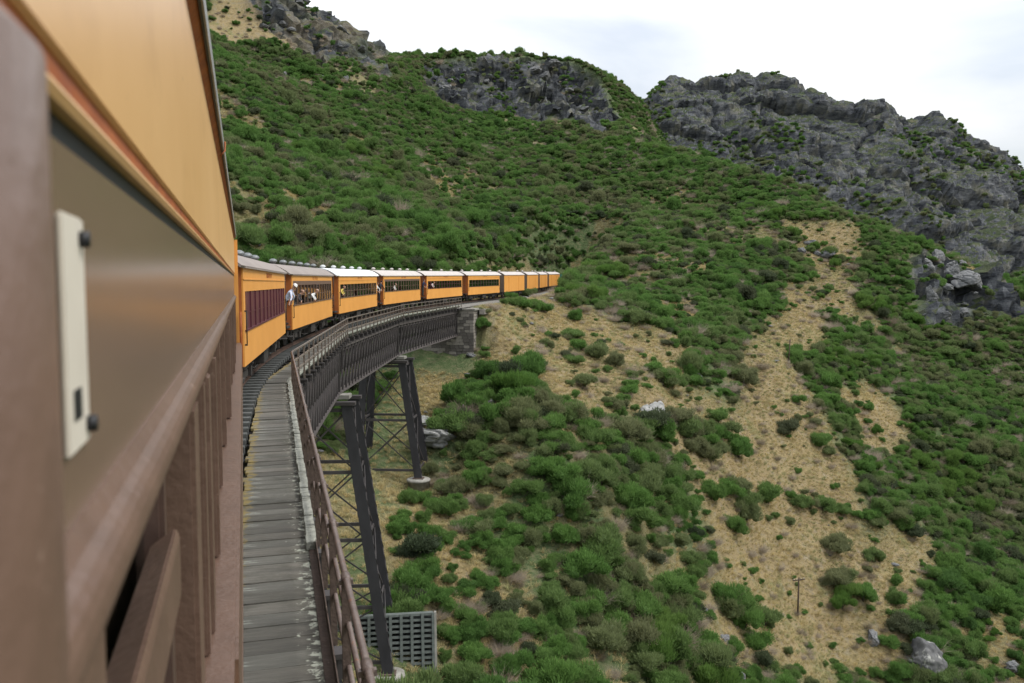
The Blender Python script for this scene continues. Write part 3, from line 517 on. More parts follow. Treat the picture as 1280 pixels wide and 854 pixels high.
for i in range(1, 5):
    fr = Frame(i); L = fr.len; where = SPANS[i - 1]
    # walkway
    wk = fr.root('timber_walkway')
    tag(wk, 'grey weathered plank walkway running beside ' + where, 'walkway')
    npl = int(L / 0.285)
    if i <= 2:
        for k in range(npl):
            o = link('plank', plank_me[random.randrange(6)], wk, (random.uniform(-.02, .02), 0.15 + k * 0.285, random.uniform(-.009, .006)), (random.uniform(-.012, .012), random.uniform(-.006, .006), random.uniform(-.009, .009)))
    else:
        mb = MB()
        for k in range(npl): mb.box(-1.0, -0.11, k * 0.285, k * 0.285 + 0.272, -0.31, -0.25 + random.uniform(-.008, .008))
        tag(mb.build('plank', M['plank'], wk), kind='stuff')
    for s_ in range(2):
        x = -0.3 - 0.55 * s_; MB().box(x - .06, x + .06, 0.02, L - .02, -0.47, -0.325).build('stringer', M['plank3'], wk)
    # kerb along the outer edge: lichened timber, rusty angle on the nearest stretch
    y0 = 0.0
    if i == 1:
        y0 = 6.6
        MB().box(-0.135, -0.05, 0, y0, -0.25, -0.235).box(-0.06, -0.05, 0, y0, -0.235, -0.12).build('kerb_angle', M['rust'], wk)
    m = 0
    while y0 < L - 0.1:
        y1 = min(L - .02, y0 + random.uniform(2.2, 3.4)); mb = MB(); n = 9
        for j in range(n):
            a = y0 + (y1 - y0) * j / n; b = y0 + (y1 - y0) * (j + 1) / n; e = random.uniform(-.012, .012)
            mb.box(-0.155 + e, -0.04 + e * .5, a, b, -0.247, -0.15 + random.uniform(-.012, .01))
        mb.build('kerb_timber', M['lichen_kerb'], wk, bevel=0.006); y0 = y1 + 0.015
    # strip of yellow lichen on the inner boards
    mb = MB(); y = 0.3 if i == 1 else 2.0
    while y < L - 1 and i <= 2:
        l = random.uniform(.05, .3); x = -0.82 + random.uniform(-.14, .08); w = random.uniform(.02, .09)
        mb.add([(x - w, y, -.246), (x - .4 * w, y - .3 * l, -.246), (x + w, y + .2 * l, -.246), (x + .6 * w, y + l, -.246), (x - .5 * w, y + .8 * l, -.246)], [(0, 1, 2, 3, 4)]); y += random.uniform(.02, .12) + (0.25 if y > 13 else 0)
    if mb.v: pass
    # railing
    rl = fr.root('bridge_railing')
    tag(rl, ('rusty purple pipe railing with clamps on ' if i == 1 else 'pale three rail steel railing on the walkway beside ') + where, 'railing')
    pm = M['rail_pipe'] if i == 1 else M['fence_steel']
    if i == 1:
        mb = MB().tube([(0, y, 0.7) for y in np.linspace(-2, L, 14)], 0.025, 10); mb.build('top_rail', pm, rl)
        for z, r in ((0.36, 0.022), (0.04, 0.022)): MB().tube([(0.015, -2, z), (0.015, L, z)], r, 8).build('rail', pm, rl)
    else:
        for nm, z in (('top_rail', 0.7), ('rail', 0.38), ('rail', 0.06)): MB().box(-.02, .02, 0.03, L - .03, z - .025, z + .025).build(nm, pm, rl)
    npst = int(round(L / 1.42))
    post_me = None
    for k in range(npst + 1):
        y = 0.06 + (L - 0.12) * k / npst
        if i == 1:
            if post_me is None:
                mb = MB().box(-.03, .03, -.006, .006, -0.42, 0.67).box(-.03, -.018, .006, .05, -0.42, 0.67)
                post_me = mb.mesh('post', M['rust']); cl_me = MB().tube([(0, -.055, 0.7), (0, .055, 0.7)], 0.034, 10).box(-.05, .05, -.02, .02, .655, .69).mesh('clamp', M['rail_pipe'])
                st_me = MB().bar((0.03, 0, 0.35), (0.42, 0, -0.42), 0.04, 0.015).mesh('stay', M['rust'])
            p = link('post', post_me, rl, (0, y, 0)); link('clamp', cl_me, p)
        else:
            if post_me is None: post_me = MB().box(-.03, .03, -.028, .028, -0.45, 0.665).mesh('post', pm)
            link('post', post_me, rl, (0, y, 0))
    # the two lattice girders
    for side, x in (('outer', -0.6), ('inner', -3.05)):
        g = fr.root('lattice_girder')
        tag(g, 'dark lattice girder, %s, below %s' % ('walkway side' if side == 'outer' else 'hill side', where), 'girder')
        off = x
        def addp(nm, mb, m=M['steel_bridge'], st=False):
            o = mb.build(nm, m, g, loc=(off, 0, 0))
            if st: o['kind'] = 'stuff'
            return o
        addp('top_chord', MB().box(-.17, .17, 0.02, L - .02, -1.07, -0.98).box(-.02, .02, 0.02, L - .02, -1.3, -1.071), M['girder_pale'])
        addp('bottom_chord', MB().box(-.17, .17, 0.02, L - .02, -3.72, -3.63).box(-.02, .02, .02, L - .02, -3.629, -3.45), M['girder_pale'])
        addp('lattice_web', lattice(L), [M['steel_bridge'], M['girder_pale']], st=True)
        addp('end_plate', MB().box(-.12, .12, 0.03, 0.10, -3.62, -1.08)); addp('end_plate', MB().box(-.12, .12, L - .10, L - .03, -3.62, -1.08))
        if side == 'outer':
            cb = None; n = int(round(L / 1.42))
            for k in range(n + 1):
                if cb is None: cb = MB().box(-4.0, 0.02, -.09, .09, -0.75, -0.71).box(-4.0, 0.0, -.02, .02, -.71, -.53).box(-4.0, 0.1, -.09, .09, -.529, -.48).box(.02, .1, -.07, .07, -.72, -.531).mesh('cross_beam', M['steel_bridge'])
                link('cross_beam', cb, g, (0, 0.1 + (L - .2) * k / n, 0))
            addp('stringer_beam', MB().box(-0.1, 0.1, .03, L - .03, -.975, -.76))
# trestle piers
def pier(i, foot, label):
    a = Vector(NODES[i]); d0 = (a - Vector(NODES[i - 1])).normalized(); d1 = (Vector(NODES[i + 1]) - a).normalized(); d = (d0 + d1).normalized()
    pr = empty('trestle_pier', (a.x, a.y, NZ_[i])); pr.rotation_euler = (0, 0, -math.atan2(d.x, d.y)); tag(pr, label, 'bridge pier', 'steel trestle piers of the viaduct')
    top = -4.15; H = top - foot
    xr, xl = 0.1, -3.15
    def lx(side, z): t = (top - z); return (xr + t / 7.0) if side else (xl - t / 16.0)
    def ly(k, z): return k * (1.35 + (top - z) / 30.0)
    ped = MB().lathe([(0.95, -2.4), (0.95, -.16), (1.02, -.155), (1.02, 0.0), (0.9, 0.05)], 18).mesh('pedestal', M['concrete'])
    for side in (1, 0):
        for k in (-1, 1):
            A = Vector((lx(side, top), ly(k, top), top)); B = Vector((lx(side, foot), ly(k, foot), foot))
            leg = MB(); u = (B - A).normalized()
            for e in (-1, 1):
                o = Vector((0, e * 0.17, 0)); leg.bar(A + o, B + o, 0.62, 0.035, up=(0, 1, 0))
                for q in (-1, 1): leg.bar(A + o + Vector((q * .3, -e * .04, 0)), B + o + Vector((q * .3, -e * .04, 0)), 0.02, 0.10, up=(0, 1, 0))
            lo = leg.build('leg', M['leg_steel'], pr)
            lac = MB(); n = int(H / 0.42)
            for q in (-1, 1):
                for j in range(n):
                    P0 = A.lerp(B, j / n); P1 = A.lerp(B, (j + 1) / n); s = 1 if j % 2 else -1
                    lac.bar(P0 + Vector((q * .312, -.15 * s, 0)), P1 + Vector((q * .312, .15 * s, 0)), 0.012, 0.06, up=(1, 0, 0))
            tag(lac.build('lacing', M['steel_bridge'], lo), kind='stuff')
            link('pedestal', ped, pr, (B.x, B.y, foot - .04))
            MB().box(B.x - .45, B.x + .45, B.y - .35, B.y + .35, foot + .015, foot + .09).build('base_plate', M['rust'], pr)
    lv = [top - .35]; nlev = max(2, int(round(H / 4.2)))
    lv += [top - H * j / nlev for j in range(1, nlev)] + [foot + 0.7]
    for z in lv:
        for k in (-1, 1): MB().bar((lx(0, z), ly(k, z), z), (lx(1, z), ly(k, z), z), 0.12, 0.2).build('strut', M['steel_bridge'], pr)
        for side in (0, 1): MB().bar((lx(side, z), ly(-1, z), z + .02), (lx(side, z), ly(1, z), z + .02), 0.1, 0.16).build('strut', M['steel_bridge'], pr)
    for za, zb in zip(lv[:-1], lv[1:]):
        for k in (-1, 1):
            for s in (0, 1): MB().bar((lx(s, za), ly(k, za) + .05 * s, za), (lx(1 - s, zb), ly(k, zb) + .05 * s, zb), 0.05, 0.09).build('brace', M['steel_bridge'], pr)
        for side in (0, 1):
            for s in (-1, 1): MB().bar((lx(side, za) + .04 * s, ly(s, za), za), (lx(side, zb) + .04 * s, ly(-s, zb), zb), 0.04, 0.06).build('brace', M['steel_bridge'], pr)
    for k in (-1, 1): MB().box(xl - .5, xr + .5, ly(k, top) - .28, ly(k, top) + .28, top - .05, top + .14).build('cap_beam', M['steel_bridge'], pr)
    for x in (-.6 + .35, -3.05 - .0):
        MB().box(x - .35, x + .38, -.55, .55, top + .145, -3.75).build('bearing_block', M['concrete'], pr, bevel=.03)
    return pr
pier(2, -13.0, 'steel trestle pier carrying the plank walkway beside the first orange carriage')
pier(3, -19.9, 'tall dark steel trestle pier with its foot beside the concrete grid wall')
pier(4, -14.1, 'shorter steel trestle pier with a pale round concrete footing among shrubs')

# stone abutment with coursed blocks
ab = empty('stone_abutment', (NODES[5][0], NODES[5][1], NZ_[5])); ab.rotation_euler = (0, 0, -math.atan2(NODES[5][0] - NODES[4][0], NODES[5][1] - NODES[4][1]) - R(2))
tag(ab, 'coursed stone abutment where the viaduct meets the hillside', 'abutment')
MB().box(-5.0, 1.2, .15, 4.0, -7.0, -.8).build('core', M['stone_b'], ab)
smesh = [[MB().box(-.5, .5, 0, 1, -.5, .5).mesh('stone', M[m], bevel=.06)for m in ('stone_a', 'stone_b')]][0]
random.seed(5)
for c in range(16):
    z0 = -.8 - c * .36 - .18; x = 1.42
    while x > -5.0:
        w = random.uniform(.45, .95); o = link('stone', smesh[random.random() < .55], ab, (x - w / 2, random.uniform(-.02, .02) - .02, z0), None, (w - .03, .2, .33)); x -= w
    y = 0.22
    while y < 3.8:
        w = random.uniform(.5, 1.0); o = link('stone', smesh[random.random() < .3], ab, (1.20 + random.uniform(-.02, .02), y + w / 2, z0), (0, 0, R(-90)), (w - .03, .2, .33)); y += w
MB().box(-5.2, 1.62, -.12, 6.5, -.795, -.56).build('coping', M['concrete'], ab, bevel=.04)
MB().box(1.62, 2.3, 1.8, 7.0, -1.3, -.66).build('wing_wall', M['stone_a'], ab, bevel=.05)

# track
tr = empty('railway_track', (0, 0, 0)); tag(tr, 'railway track curving across the viaduct under the train', 'railway track')
seg = np.hypot(np.diff(TD[:, 0]), np.diff(TD[:, 1])); cum = np.concatenate([[0], np.cumsum(seg)])
def at_s(s):
    x = np.interp(s, cum, TD[:, 0]); y = np.interp(s, cum, TD[:, 1]); z = np.interp(s, cum, TD[:, 2])
    x2 = np.interp(s + .3, cum, TD[:, 0]); y2 = np.interp(s + .3, cum, TD[:, 1]); h = math.atan2(x2 - x, y2 - y); return x, y, z, h
for sd in (-1, 1):
    mb = MB(); ss = np.arange(20, cum[-1] - 1, 2.0); prev = None
    prof = [(-.035, -.01), (.035, -.01), (.035, -.04), (.01, -.05), (.01, -.13), (.06, -.15), (-.06, -.15), (-.01, -.13), (-.01, -.05), (-.035, -.04)]
    vs = []
    for s in ss:
        x, y, z, h = at_s(s); c = Vector((x, y, z)); n = Vector((math.cos(h), -math.sin(h), 0))
        vs += [tuple(c + n * (sd * .568 + p[0]) + Vector((0, 0, p[1] + .01))) for p in prof]
    k = len(prof); fs = [(i * k + j, i * k + (j + 1) % k, (i + 1) * k + (j + 1) % k, (i + 1) * k + j) for i in range(len(ss) - 1) for j in range(k)]
    mb.add(vs, fs).build('rail', M['railhead'], tr)
slp = [MB().box(-1.15, 1.15, -.11, .11, -.30, -.145).mesh('sleeper', M['sleeper'], bevel=.01) for _ in range(1)]
s = 38.0
while s < 180:
    x, y, z, h = at_s(s); link('sleeper', slp[0], tr, (x, y, z), (0, 0, -h + random.uniform(-.01, .01))); s += .68
# ballast shoulder where the track runs on the hillside
mb = MB(); ss = np.arange(135, cum[-1] - 1, 2.0); vs = []; prof = [(-2.2, -.5), (-1.5, -.22), (1.5, -.22), (2.2, -.5)]
for s in ss:
    x, y, z, h = at_s(s); vs += [(x + math.cos(h) * p[0], y - math.sin(h) * p[0], z + p[1]) for p in prof]
mb.add(vs, [(i * 4 + j, i * 4 + j + 1, (i + 1) * 4 + j + 1, (i + 1) * 4 + j) for i in range(len(ss) - 1) for j in range(3)])
tag(mb.build('ballast', M['ballast'], tr), kind='stuff')

# concrete crib wall at the foot of the tall pier
cw = empty('crib_wall', CRIB[0], CRIB[1]); tag(cw, 'grey concrete crib retaining wall of open rectangular cells below the viaduct', 'retaining wall')
cw.rotation_euler = (R(-12), 0, CRIB[1])
cs_, rs_ = 0.64, 0.315; nc, nr = 9, 19
pm_ = MB().box(-.085, .085, -.06, .08, -nr * rs_, 0).mesh('upright', M['crib']); bm_ = MB().box(-nc * cs_ / 2, nc * cs_ / 2, -.05, .6, -.07, .07).mesh('stretcher', M['crib'])
for k in range(nc + 1): link('upright', pm_, cw, (-nc * cs_ / 2 + k * cs_, -.03, .02))
for k in range(nr): link('stretcher', bm_, cw, (0, .03, -.06 - k * rs_))
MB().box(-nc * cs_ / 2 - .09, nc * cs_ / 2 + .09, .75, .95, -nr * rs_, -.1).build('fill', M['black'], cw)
MB().box(nc * cs_ / 2 + .065, nc * cs_ / 2 + .2, -.1, .5, -nr * rs_, .04).build('end_post', M['concrete'], cw)
# ---------------------------------------------------------------- train
def arc_roof(half, zeave, rise_, n=14, over=0.07, th=0.05):
    prof = []
    for k in range(n + 1):
        t = -1 + 2 * k / n; prof.append((t * (half + over), zeave + rise_ * (1 - abs(t) ** 2.3)))
    low = [(x * .97, z - th) for x, z in prof]
    return prof + low[::-1]
wheel_me = MB().lathe([(.02, -.07), (.12, -.07), (.13, -.045), (.40, -.045), (.42, -.065), (.45, -.06), (.45, .05), (.49, .06), (.49, .075), (.3, .07), (.05, .09)], 20).mesh('wheel', M['black'])
axle_me = MB().tube([(-.6, 0, 0), (.6, 0, 0)], .07, 8).mesh('axle', M['black'])
def bframe():
    mb = MB()
    for s in (-1, 1):
        mb.box(s * .92 - .05, s * .92 + .05, -1.35, 1.35, .52, .66)
        for y in (-.9, .9): mb.box(s * .92 - .09, s * .92 + .11, y - .16, y + .16, .28, .56); mb.lathe([(.09, -.03), (.09, .03)], 10, (s * 1.0, y, .62))
        mb.box(s * .92 - .07, s * .92 + .07, -.35, .35, .34, .51)
        for y in (-.15, 0, .15): mb.tube([(s * .92, y, .3), (s * .92, y, .52)], .06, 8)
    mb.box(-.9, .9, -.18, .18, .45, .62); mb.box(-.9, .9, -1.38, -1.3, .5, .6); mb.box(-.9, .9, 1.3, 1.38, .5, .6)
    return mb.mesh('bogie_frame', M['black'])
bogie_me = bframe()
vent_p = [(.12, -.05), (.12, .10), (.17, .105), (.19, .14), (.16, .20), (.08, .25), (.02, .26)]
vent_me = {m: MB().lathe(vent_p, 12).mesh('roof_vent', M[m]) for m in ('vent', 'vent_white', 'roof_pale')}
HB, LB = 1.2, 13.9                      # half width, body length
def car(k, st, label):
    p, h = CARS[k]; z0 = rise(SP * k); g = (rise(SP * (k + .4)) - rise(SP * (k - .4))) / (SP * .8)
    c = empty('railway_carriage', (p[0], p[1], z0)); c.rotation_euler = (math.atan(g), 0, -h); tag(c, label, 'train carriage', 'orange carriages of the train')
    y0, y1 = -LB / 2, LB / 2; ze, zb = 3.2, .8
    wt, wb, band, van = st['wt'], st['wb'], st.get('band', 0), st.get('van', False); om = M[st.get('paint', 'orange')]
    P = lambda nm, mb, m, par=c, bevel=0: mb.build(nm, m, par, bevel)
    for s in (1, -1):
        X0, X1 = (HB - .04, HB) if s > 0 else (-HB, -HB + .04)
        if van:
            P('side_panel', MB().box(X0, X1, y0, y1, zb, ze), om)
            xo = (HB + .003, HB + .035) if s > 0 else (-HB - .035, -HB - .003)
            for yy in (-3.4, 3.4):
                d = P('sliding_door', MB().box(*xo, yy - .75, yy + .75, zb + .1, ze - .25), om, bevel=.01)
                P('door_batten', MB().box(xo[0] + (.033 if s > 0 else -.012), xo[1] + (.012 if s > 0 else -.033), yy - .7, yy + .7, 1.7, 1.78), om, d)
            continue
        P('lower_panel', MB().box(X0, X1, y0, y1, zb, wb), om)
        P('letterboard', MB().box(X0, X1, y0, y1, wt + band, ze), om)
        if band: P('brown_band', MB().box(X0 + .004 * s, X1 + .004 * s, y0 + .25, y1 - .25, wt, wt + band), M['brown_band'])
        P('sill', MB().box(X1 - .05 if s > 0 else X0 - .03, X1 + .03 if s > 0 else X0 + .05, y0 + .2, y1 - .2, wb, wb + .045), M[st['post']])
        P('drip_moulding', MB().box(X0, X1 + .025, y0, y1, ze - .32, ze - .295) if s > 0 else MB().box(X0 - .025, X1, y0, y1, ze - .32, ze - .295), om) if not band else None
        for e in (y0, y1): P('corner_panel', MB().box(X0, X1, min(e, e + math.copysign(.42, -e)), max(e, e + math.copysign(.42, -e)), wb + .0, wt + band), om)
        n = st['n']; a, b = y0 + .42, y1 - .42; stp = (b - a) / n; pw = .06
        pmesh = MB().box(X0 + .01, X1 + .012 if s > 0 else X1 - .01, -pw, pw, wb + .046, wt - .002).mesh('window_post', M[st['post']]) if s > 0 else MB().box(X0 - .012, X1 - .01, -pw, pw, wb + .046, wt - .002).mesh('window_post', M[st['post']])
        gx = (X0 + X1) / 2 - .008 * s
        gm = MB().box(gx - .004, gx + .004, -(stp / 2 - pw) + .001, stp / 2 - pw - .001, wb + .047, wt - .003).mesh('window_pane', M[st['glass']])
        hm = MB().box(gx - .006, gx + .006, -(stp / 2 - pw) + .001, stp / 2 - pw - .001, wb + .46, wt - .003).mesh('window_pane', M[st['glass']])
        mrail = MB().box(gx - .012, gx + .016, -(stp / 2 - pw) + .001, stp / 2 - pw - .001, wb + .43, wb + .46).mesh('sash_rail', M[st['post']])
        for i in range(n + 1): link('window_post', pmesh, c, (0, a + i * stp, 0))
        for i in range(n):
            op = s > 0 and i in st.get('open', ())
            w = link('window_pane', hm if op else gm, c, (0, a + (i + .5) * stp, 0)); link('sash_rail', mrail, w)
    # interior floor, seats seen through the glass
    P('floor', MB().box(-HB + .05, HB - .05, y0 + .05, y1 - .05, .86, 1.0), M['seat'])
    P('ceiling', MB().box(-HB + .05, HB - .05, y0 + .05, y1 - .05, ze - .03, ze + .02), M['white_plate'])
    if not van:
        seat = MB()
        for i in range(9):
            yy = y0 + 1.2 + i * 1.4
            for s in (-1, 1): seat.box(s * .7 - .42, s * .7 + .42, yy - .06, yy + .06, 1.01, 1.95); seat.box(s * .7 - .42, s * .7 + .42, yy + .061, yy + .5, 1.35, 1.47)
        tag(P('seats', seat, M['seat']), kind='stuff')
    # roof and ventilators
    rm = st['roof']; P('roof', MB().prism(arc_roof(HB, ze + .01, .46), y0 - (.78 if not van else .1), y1 + (.78 if not van else .1), smooth=False), M[rm])
    for s in (-1, 1): P('gutter', MB().box(s * (HB + .055) - .02, s * (HB + .055) + .02, y0 - .1, y1 + .1, ze - .045, ze - .002), M[rm])
    vm = vent_me[st.get('vent', 'vent')]
    for i in range(st.get('nv', 8)):
        yy = y0 + .9 + i * (LB - 1.8) / max(1, st.get('nv', 8) - 1)
        link('roof_vent', vm, c, (st.get('vx', .25), yy, ze + .43))
    # ends
    em = M['van_end'] if van else M['end_orange']
    for e in (-1, 1):
        ye = y0 if e < 0 else y1
        w = P('end_wall', MB().prism([(-HB + .045, zb), (HB - .045, zb), (HB - .045, ze), (HB * .7, ze + .2), (0, ze + .38), (-HB * .7, ze + .2), (-HB + .045, ze)], ye - .03, ye + .03), em)
        if not van:
            d = P('end_door', MB().box(-.36, .36, ye + e * .032 - .008, ye + e * .032 + .018, 1.02, 2.95), M['brown_dark'], w)
            P('platform', MB().box(-HB + .1, HB - .1, min(ye + e * .04, ye + e * .82), max(ye + e * .04, ye + e * .82), .9, .99), M['black'])
            rl = MB()
            for s in (-1, 1):
                rl.tube([(s * (HB - .16), ye + e * .78, .99), (s * (HB - .16), ye + e * .78, 1.95)], .022, 6)
                rl.tube([(s * .4, ye + e * .78, .99), (s * .4, ye + e * .78, 1.95)], .022, 6)
                for zz in (1.35, 1.65, 1.95): rl.tube([(s * (HB - .16), ye + e * .78, zz), (s * .4, ye + e * .78, zz)], .018, 6)
                rl.tube([(s * (HB - .16), ye + e * .78, 1.95), (s * (HB - .16), ye + e * .78, 3.2)], .022, 6)
            P('platform_railing', rl, M['black'])
            for s in (-1, 1):
                P('step', MB().box(s * (HB - .2) - .22, s * (HB - .2) + .22, min(ye + e * .1, ye + e * .7), max(ye + e * .1, ye + e * .7), .52, .56).box(s * (HB - .2) - .22, s * (HB - .2) - .2, ye + e * .4 - .3, ye + e * .4 + .3, .561, .9), M['black'])
                P('grab_rail', MB().tube([(s * (HB + .05), ye - e * .12, 1.3), (s * (HB + .05), ye - e * .12, 2.15)], .016, 6).box(s * (HB + .03) - .03, s * (HB + .03) + .03, ye - e * .12 - .02, ye - e * .12 + .02, 1.3, 1.34).box(s * (HB + .03) - .03, s * (HB + .03) + .03, ye - e * .12 - .02, ye - e * .12 + .02, 2.11, 2.15), M['black'])
        P('coupler', MB().box(-.1, .1, min(ye + e * .3, ye + e * 1.28), max(ye + e * .3, ye + e * 1.28), .62, .84), M['black'])
    # running gear
    P('underframe', MB().box(-HB + .08, HB - .08, y0 + .02, y1 - .02, .72, .798).box(-.9, -.75, y0 + .1, y1 - .1, .55, .719).box(.75, .9, y0 + .1, y1 - .1, .55, .719), M['black'])
    tr_ = MB()
    for s in (-1, 1):
        tr_.tube([(s * .85, y0 + 2.6, .6), (s * .85, -1.6, .25), (s * .85, 1.6, .25), (s * .85, y1 - 2.6, .6)], .025, 6)
        for yy in (-1.6, 1.6): tr_.box(s * .85 - .03, s * .85 + .03, yy - .03, yy + .03, .25, .549)
    P('truss_rod', tr_, M['black'])
    P('equipment_box', MB().box(.45, 1.05, -.6, .9, .28, .70), M['black'], bevel=.02); P('air_tank', MB().tube([(.55, -2.9, .45), (.55, -1.5, .45)], .2, 12), M['black'])
    P('brake_pipe', MB().tube([(1.0, y0 - .1, .75), (1.02, y0 - .35, .45), (.9, y0 - .6, .5), (.7, y0 - .9, .62)], .025, 6), M['black'])
    for yy in (y0 + 2.1, y1 - 2.1):
        b = link('bogie', bogie_me, c, (0, yy, 0))
        for dy in (-.9, .9):
            link('axle', axle_me, b, (0, dy, .45))
            for s in (-1, 1): link('wheel', wheel_me, b, (s * .56, dy, .45), (0, R(90 * s), 0))
    # painted lettering, too small to read, centred on the letterboard
    if not van and st.get('text', True):
        tx = MB(); yy = -.9; random.seed(k)
        zc = (wt + band + ze - .05) / 2 if band else ze - .16
        while yy < .9:
            w = random.choice((.05, .08, .1)); tx.box(HB + .002, HB + .006, yy, yy + .03, zc - .07, zc + .07)
            if random.random() < .7: tx.box(HB + .002, HB + .006, yy + .031, yy + w, zc + random.choice((-.07, 0, .05)) - .012, zc + random.choice((.05, .06, .07)))
            yy += w + random.choice((.05, .05, .14))
        tag(P('lettering', tx, M['rust_orange']), kind='stuff')
    return c
car(1, dict(wt=2.6, wb=1.63, n=11, post='maroon', glass='maroon', roof='roof_grey', nv=6, vx=.15), 'orange carriage with maroon window band, next to the near brown sided car')
car(2, dict(wt=2.72, wb=1.82, band=.19, n=13, post='brown_worn', glass='glass', roof='roof_grey', nv=6, open=(1, 2, 4, 5, 6)), 'orange carriage with brown band over open windows and passengers leaning out')
car(3, dict(wt=2.64, wb=1.76, n=12, post='brown_worn', glass='glass', roof='roof_white', vent='vent_white', nv=5, vx=.0, open=(0, 4)), 'orange carriage with the bright white roof')
car(4, dict(wt=2.72, wb=1.84, band=.17, n=14, post='brown_worn', glass='glass', roof='roof_pale', vent='roof_pale', nv=5, vx=.1, open=(2, 3, 5)), 'orange carriage with a brown band over the windows, ahead of the white roofed one')
car(5, dict(wt=2.62, wb=1.82, n=13, post='maroon', glass='glass', roof='roof_pale', vent='roof_pale', nv=4, vx=.1, open=(0, 1)), 'orange carriage with dark red window posts above the stone abutment')
car(6, dict(wt=2.62, wb=1.76, n=11, post='brown_dark', glass='glass', roof='roof_pale', vent='roof_pale', nv=4, vx=.1), 'last windowed orange carriage before the plain vans')
for k, lb in ((7, 'plain orange van coupled ahead of the last windowed carriage'), (8, 'second plain orange van with a grey brown end'), (9, 'third plain orange van half hidden by the gravel mound'), (10, 'farthest orange van at the bend below the scrub')):
    car(k, dict(wt=2.6, wb=1.6, n=1, van=True, roof='roof_pale', vent='roof_pale', nv=2), lb)
# locomotive at the head of the train
p, h = CARS[11]; lo = empty('locomotive', (p[0], p[1], rise(SP * 11)), -h); tag(lo, 'teal diesel locomotive just visible beyond the farthest van', 'locomotive')
MB().box(-1.25, 1.25, -6.6, 6.6, .75, 1.05).build('underframe', M['black'], lo); MB().box(-.8, .8, -6.2, 3.0, 1.051, 3.0).build('hood', M['teal'], lo, bevel=.06)
MB().box(-1.22, 1.22, 3.05, 5.6, 1.051, 3.25).build('cab', M['teal'], lo, bevel=.05); MB().prism(arc_roof(1.22, 3.26, .3), 2.95, 5.7).build('cab_roof', M['roof_white'], lo)
MB().box(-.78, .78, 5.62, 6.5, 1.051, 2.2).build('nose', M['teal'], lo, bevel=.06)
for s in (-1, 1): MB().box(s * 1.225 - .01, s * 1.225 + .01, 3.5, 5.0, 2.3, 2.95).build('cab_window', M['glass'], lo)
for yy in (-4.3, 4.3):
    b = link('bogie', bogie_me, lo, (0, yy, 0))
    for dy in (-.9, .9):
        for s in (-1, 1): link('wheel', wheel_me, b, (s * .56, dy, .45), (0, R(90 * s), 0))

# ---------------------------------------------------------------- near carriage, seen along its side
nc_ = empty('railway_carriage', (0, 0, 0)); tag(nc_, 'brown sided carriage with a faded orange letterboard and open sash windows, close alongside', 'train carriage')
YA, YB = -3.2, 18.25
P = lambda nm, mb, m, par=nc_, bevel=0: mb.build(nm, M[m], par, bevel)
P('letterboard', MB().box(-.30, -.150, YA, YB, 3.005, 3.70), 'orange_old', bevel=.004)
# rusty soffit strip, zinc gutter lip and roof above it
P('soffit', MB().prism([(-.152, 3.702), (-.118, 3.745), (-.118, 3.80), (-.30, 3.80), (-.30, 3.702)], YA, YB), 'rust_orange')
gp = MB()
for y in np.arange(YA, YB, 2.6): gp.box(-.1165, -.104, y, min(y + 2.585, YB), 3.738, 3.815)
gut = P('gutter', gp, 'grey_edge')
P('bead', MB().tube([(-.118, y, 3.738) for y in np.linspace(YA, YB, 9)], .006, 6), 'black_bolt', gut)
P('bracket', MB().tube([(-.128, 6.3, 3.70), (-.10, 6.32, 3.74), (-.098, 6.3, 3.80)], .008, 6), 'rust_orange', gut)
P('roof', MB().prism([(x - 1.33, z) for x, z in arc_roof(1.2, 3.816, .45, over=.0)], YA, YB), 'roof_grey')
# under the letterboard: recess, orange bead, black strip painted in as the shadow
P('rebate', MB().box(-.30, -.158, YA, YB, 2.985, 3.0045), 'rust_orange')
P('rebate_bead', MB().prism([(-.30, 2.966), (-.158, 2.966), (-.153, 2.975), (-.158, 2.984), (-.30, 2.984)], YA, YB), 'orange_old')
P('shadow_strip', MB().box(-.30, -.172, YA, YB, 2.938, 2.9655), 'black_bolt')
# glossy brown fixed panels with joint lines, then the rain moulding over the windows
y = YA; pl = [.2, 3.9, 7.8, 9.2, 11.6, 14.0, 16.2, YB]; a = YA
for b in pl:
    P('upper_panel', MB().box(-.30, -.165, a + .004, b - .004, 2.52, 2.937), 'brown', bevel=.002); a = b
def mould(y0, y1, r0, r1, nm='rain_moulding'):
    prof = []
    for k in range(9):
        t = k / 8 * math.pi * .75 - .25; prof.append((-.160 + r0 * math.sin(t), 2.505 + r1 * math.cos(t)))
    prof += [(-.30, prof[-1][1]), (-.30, prof[0][1])]
    return P(nm, MB().prism(prof, y0, y1, smooth=False), 'brown_worn')
mould(YA, 7.0, .038, .042); mould(7.01, YB, .032, .036)
P('moulding_fillet', MB().prism([(-.17, 2.562), (-.161, 2.562), (-.146, 2.54), (-.17, 2.53)], YA, YB), 'brown_worn')
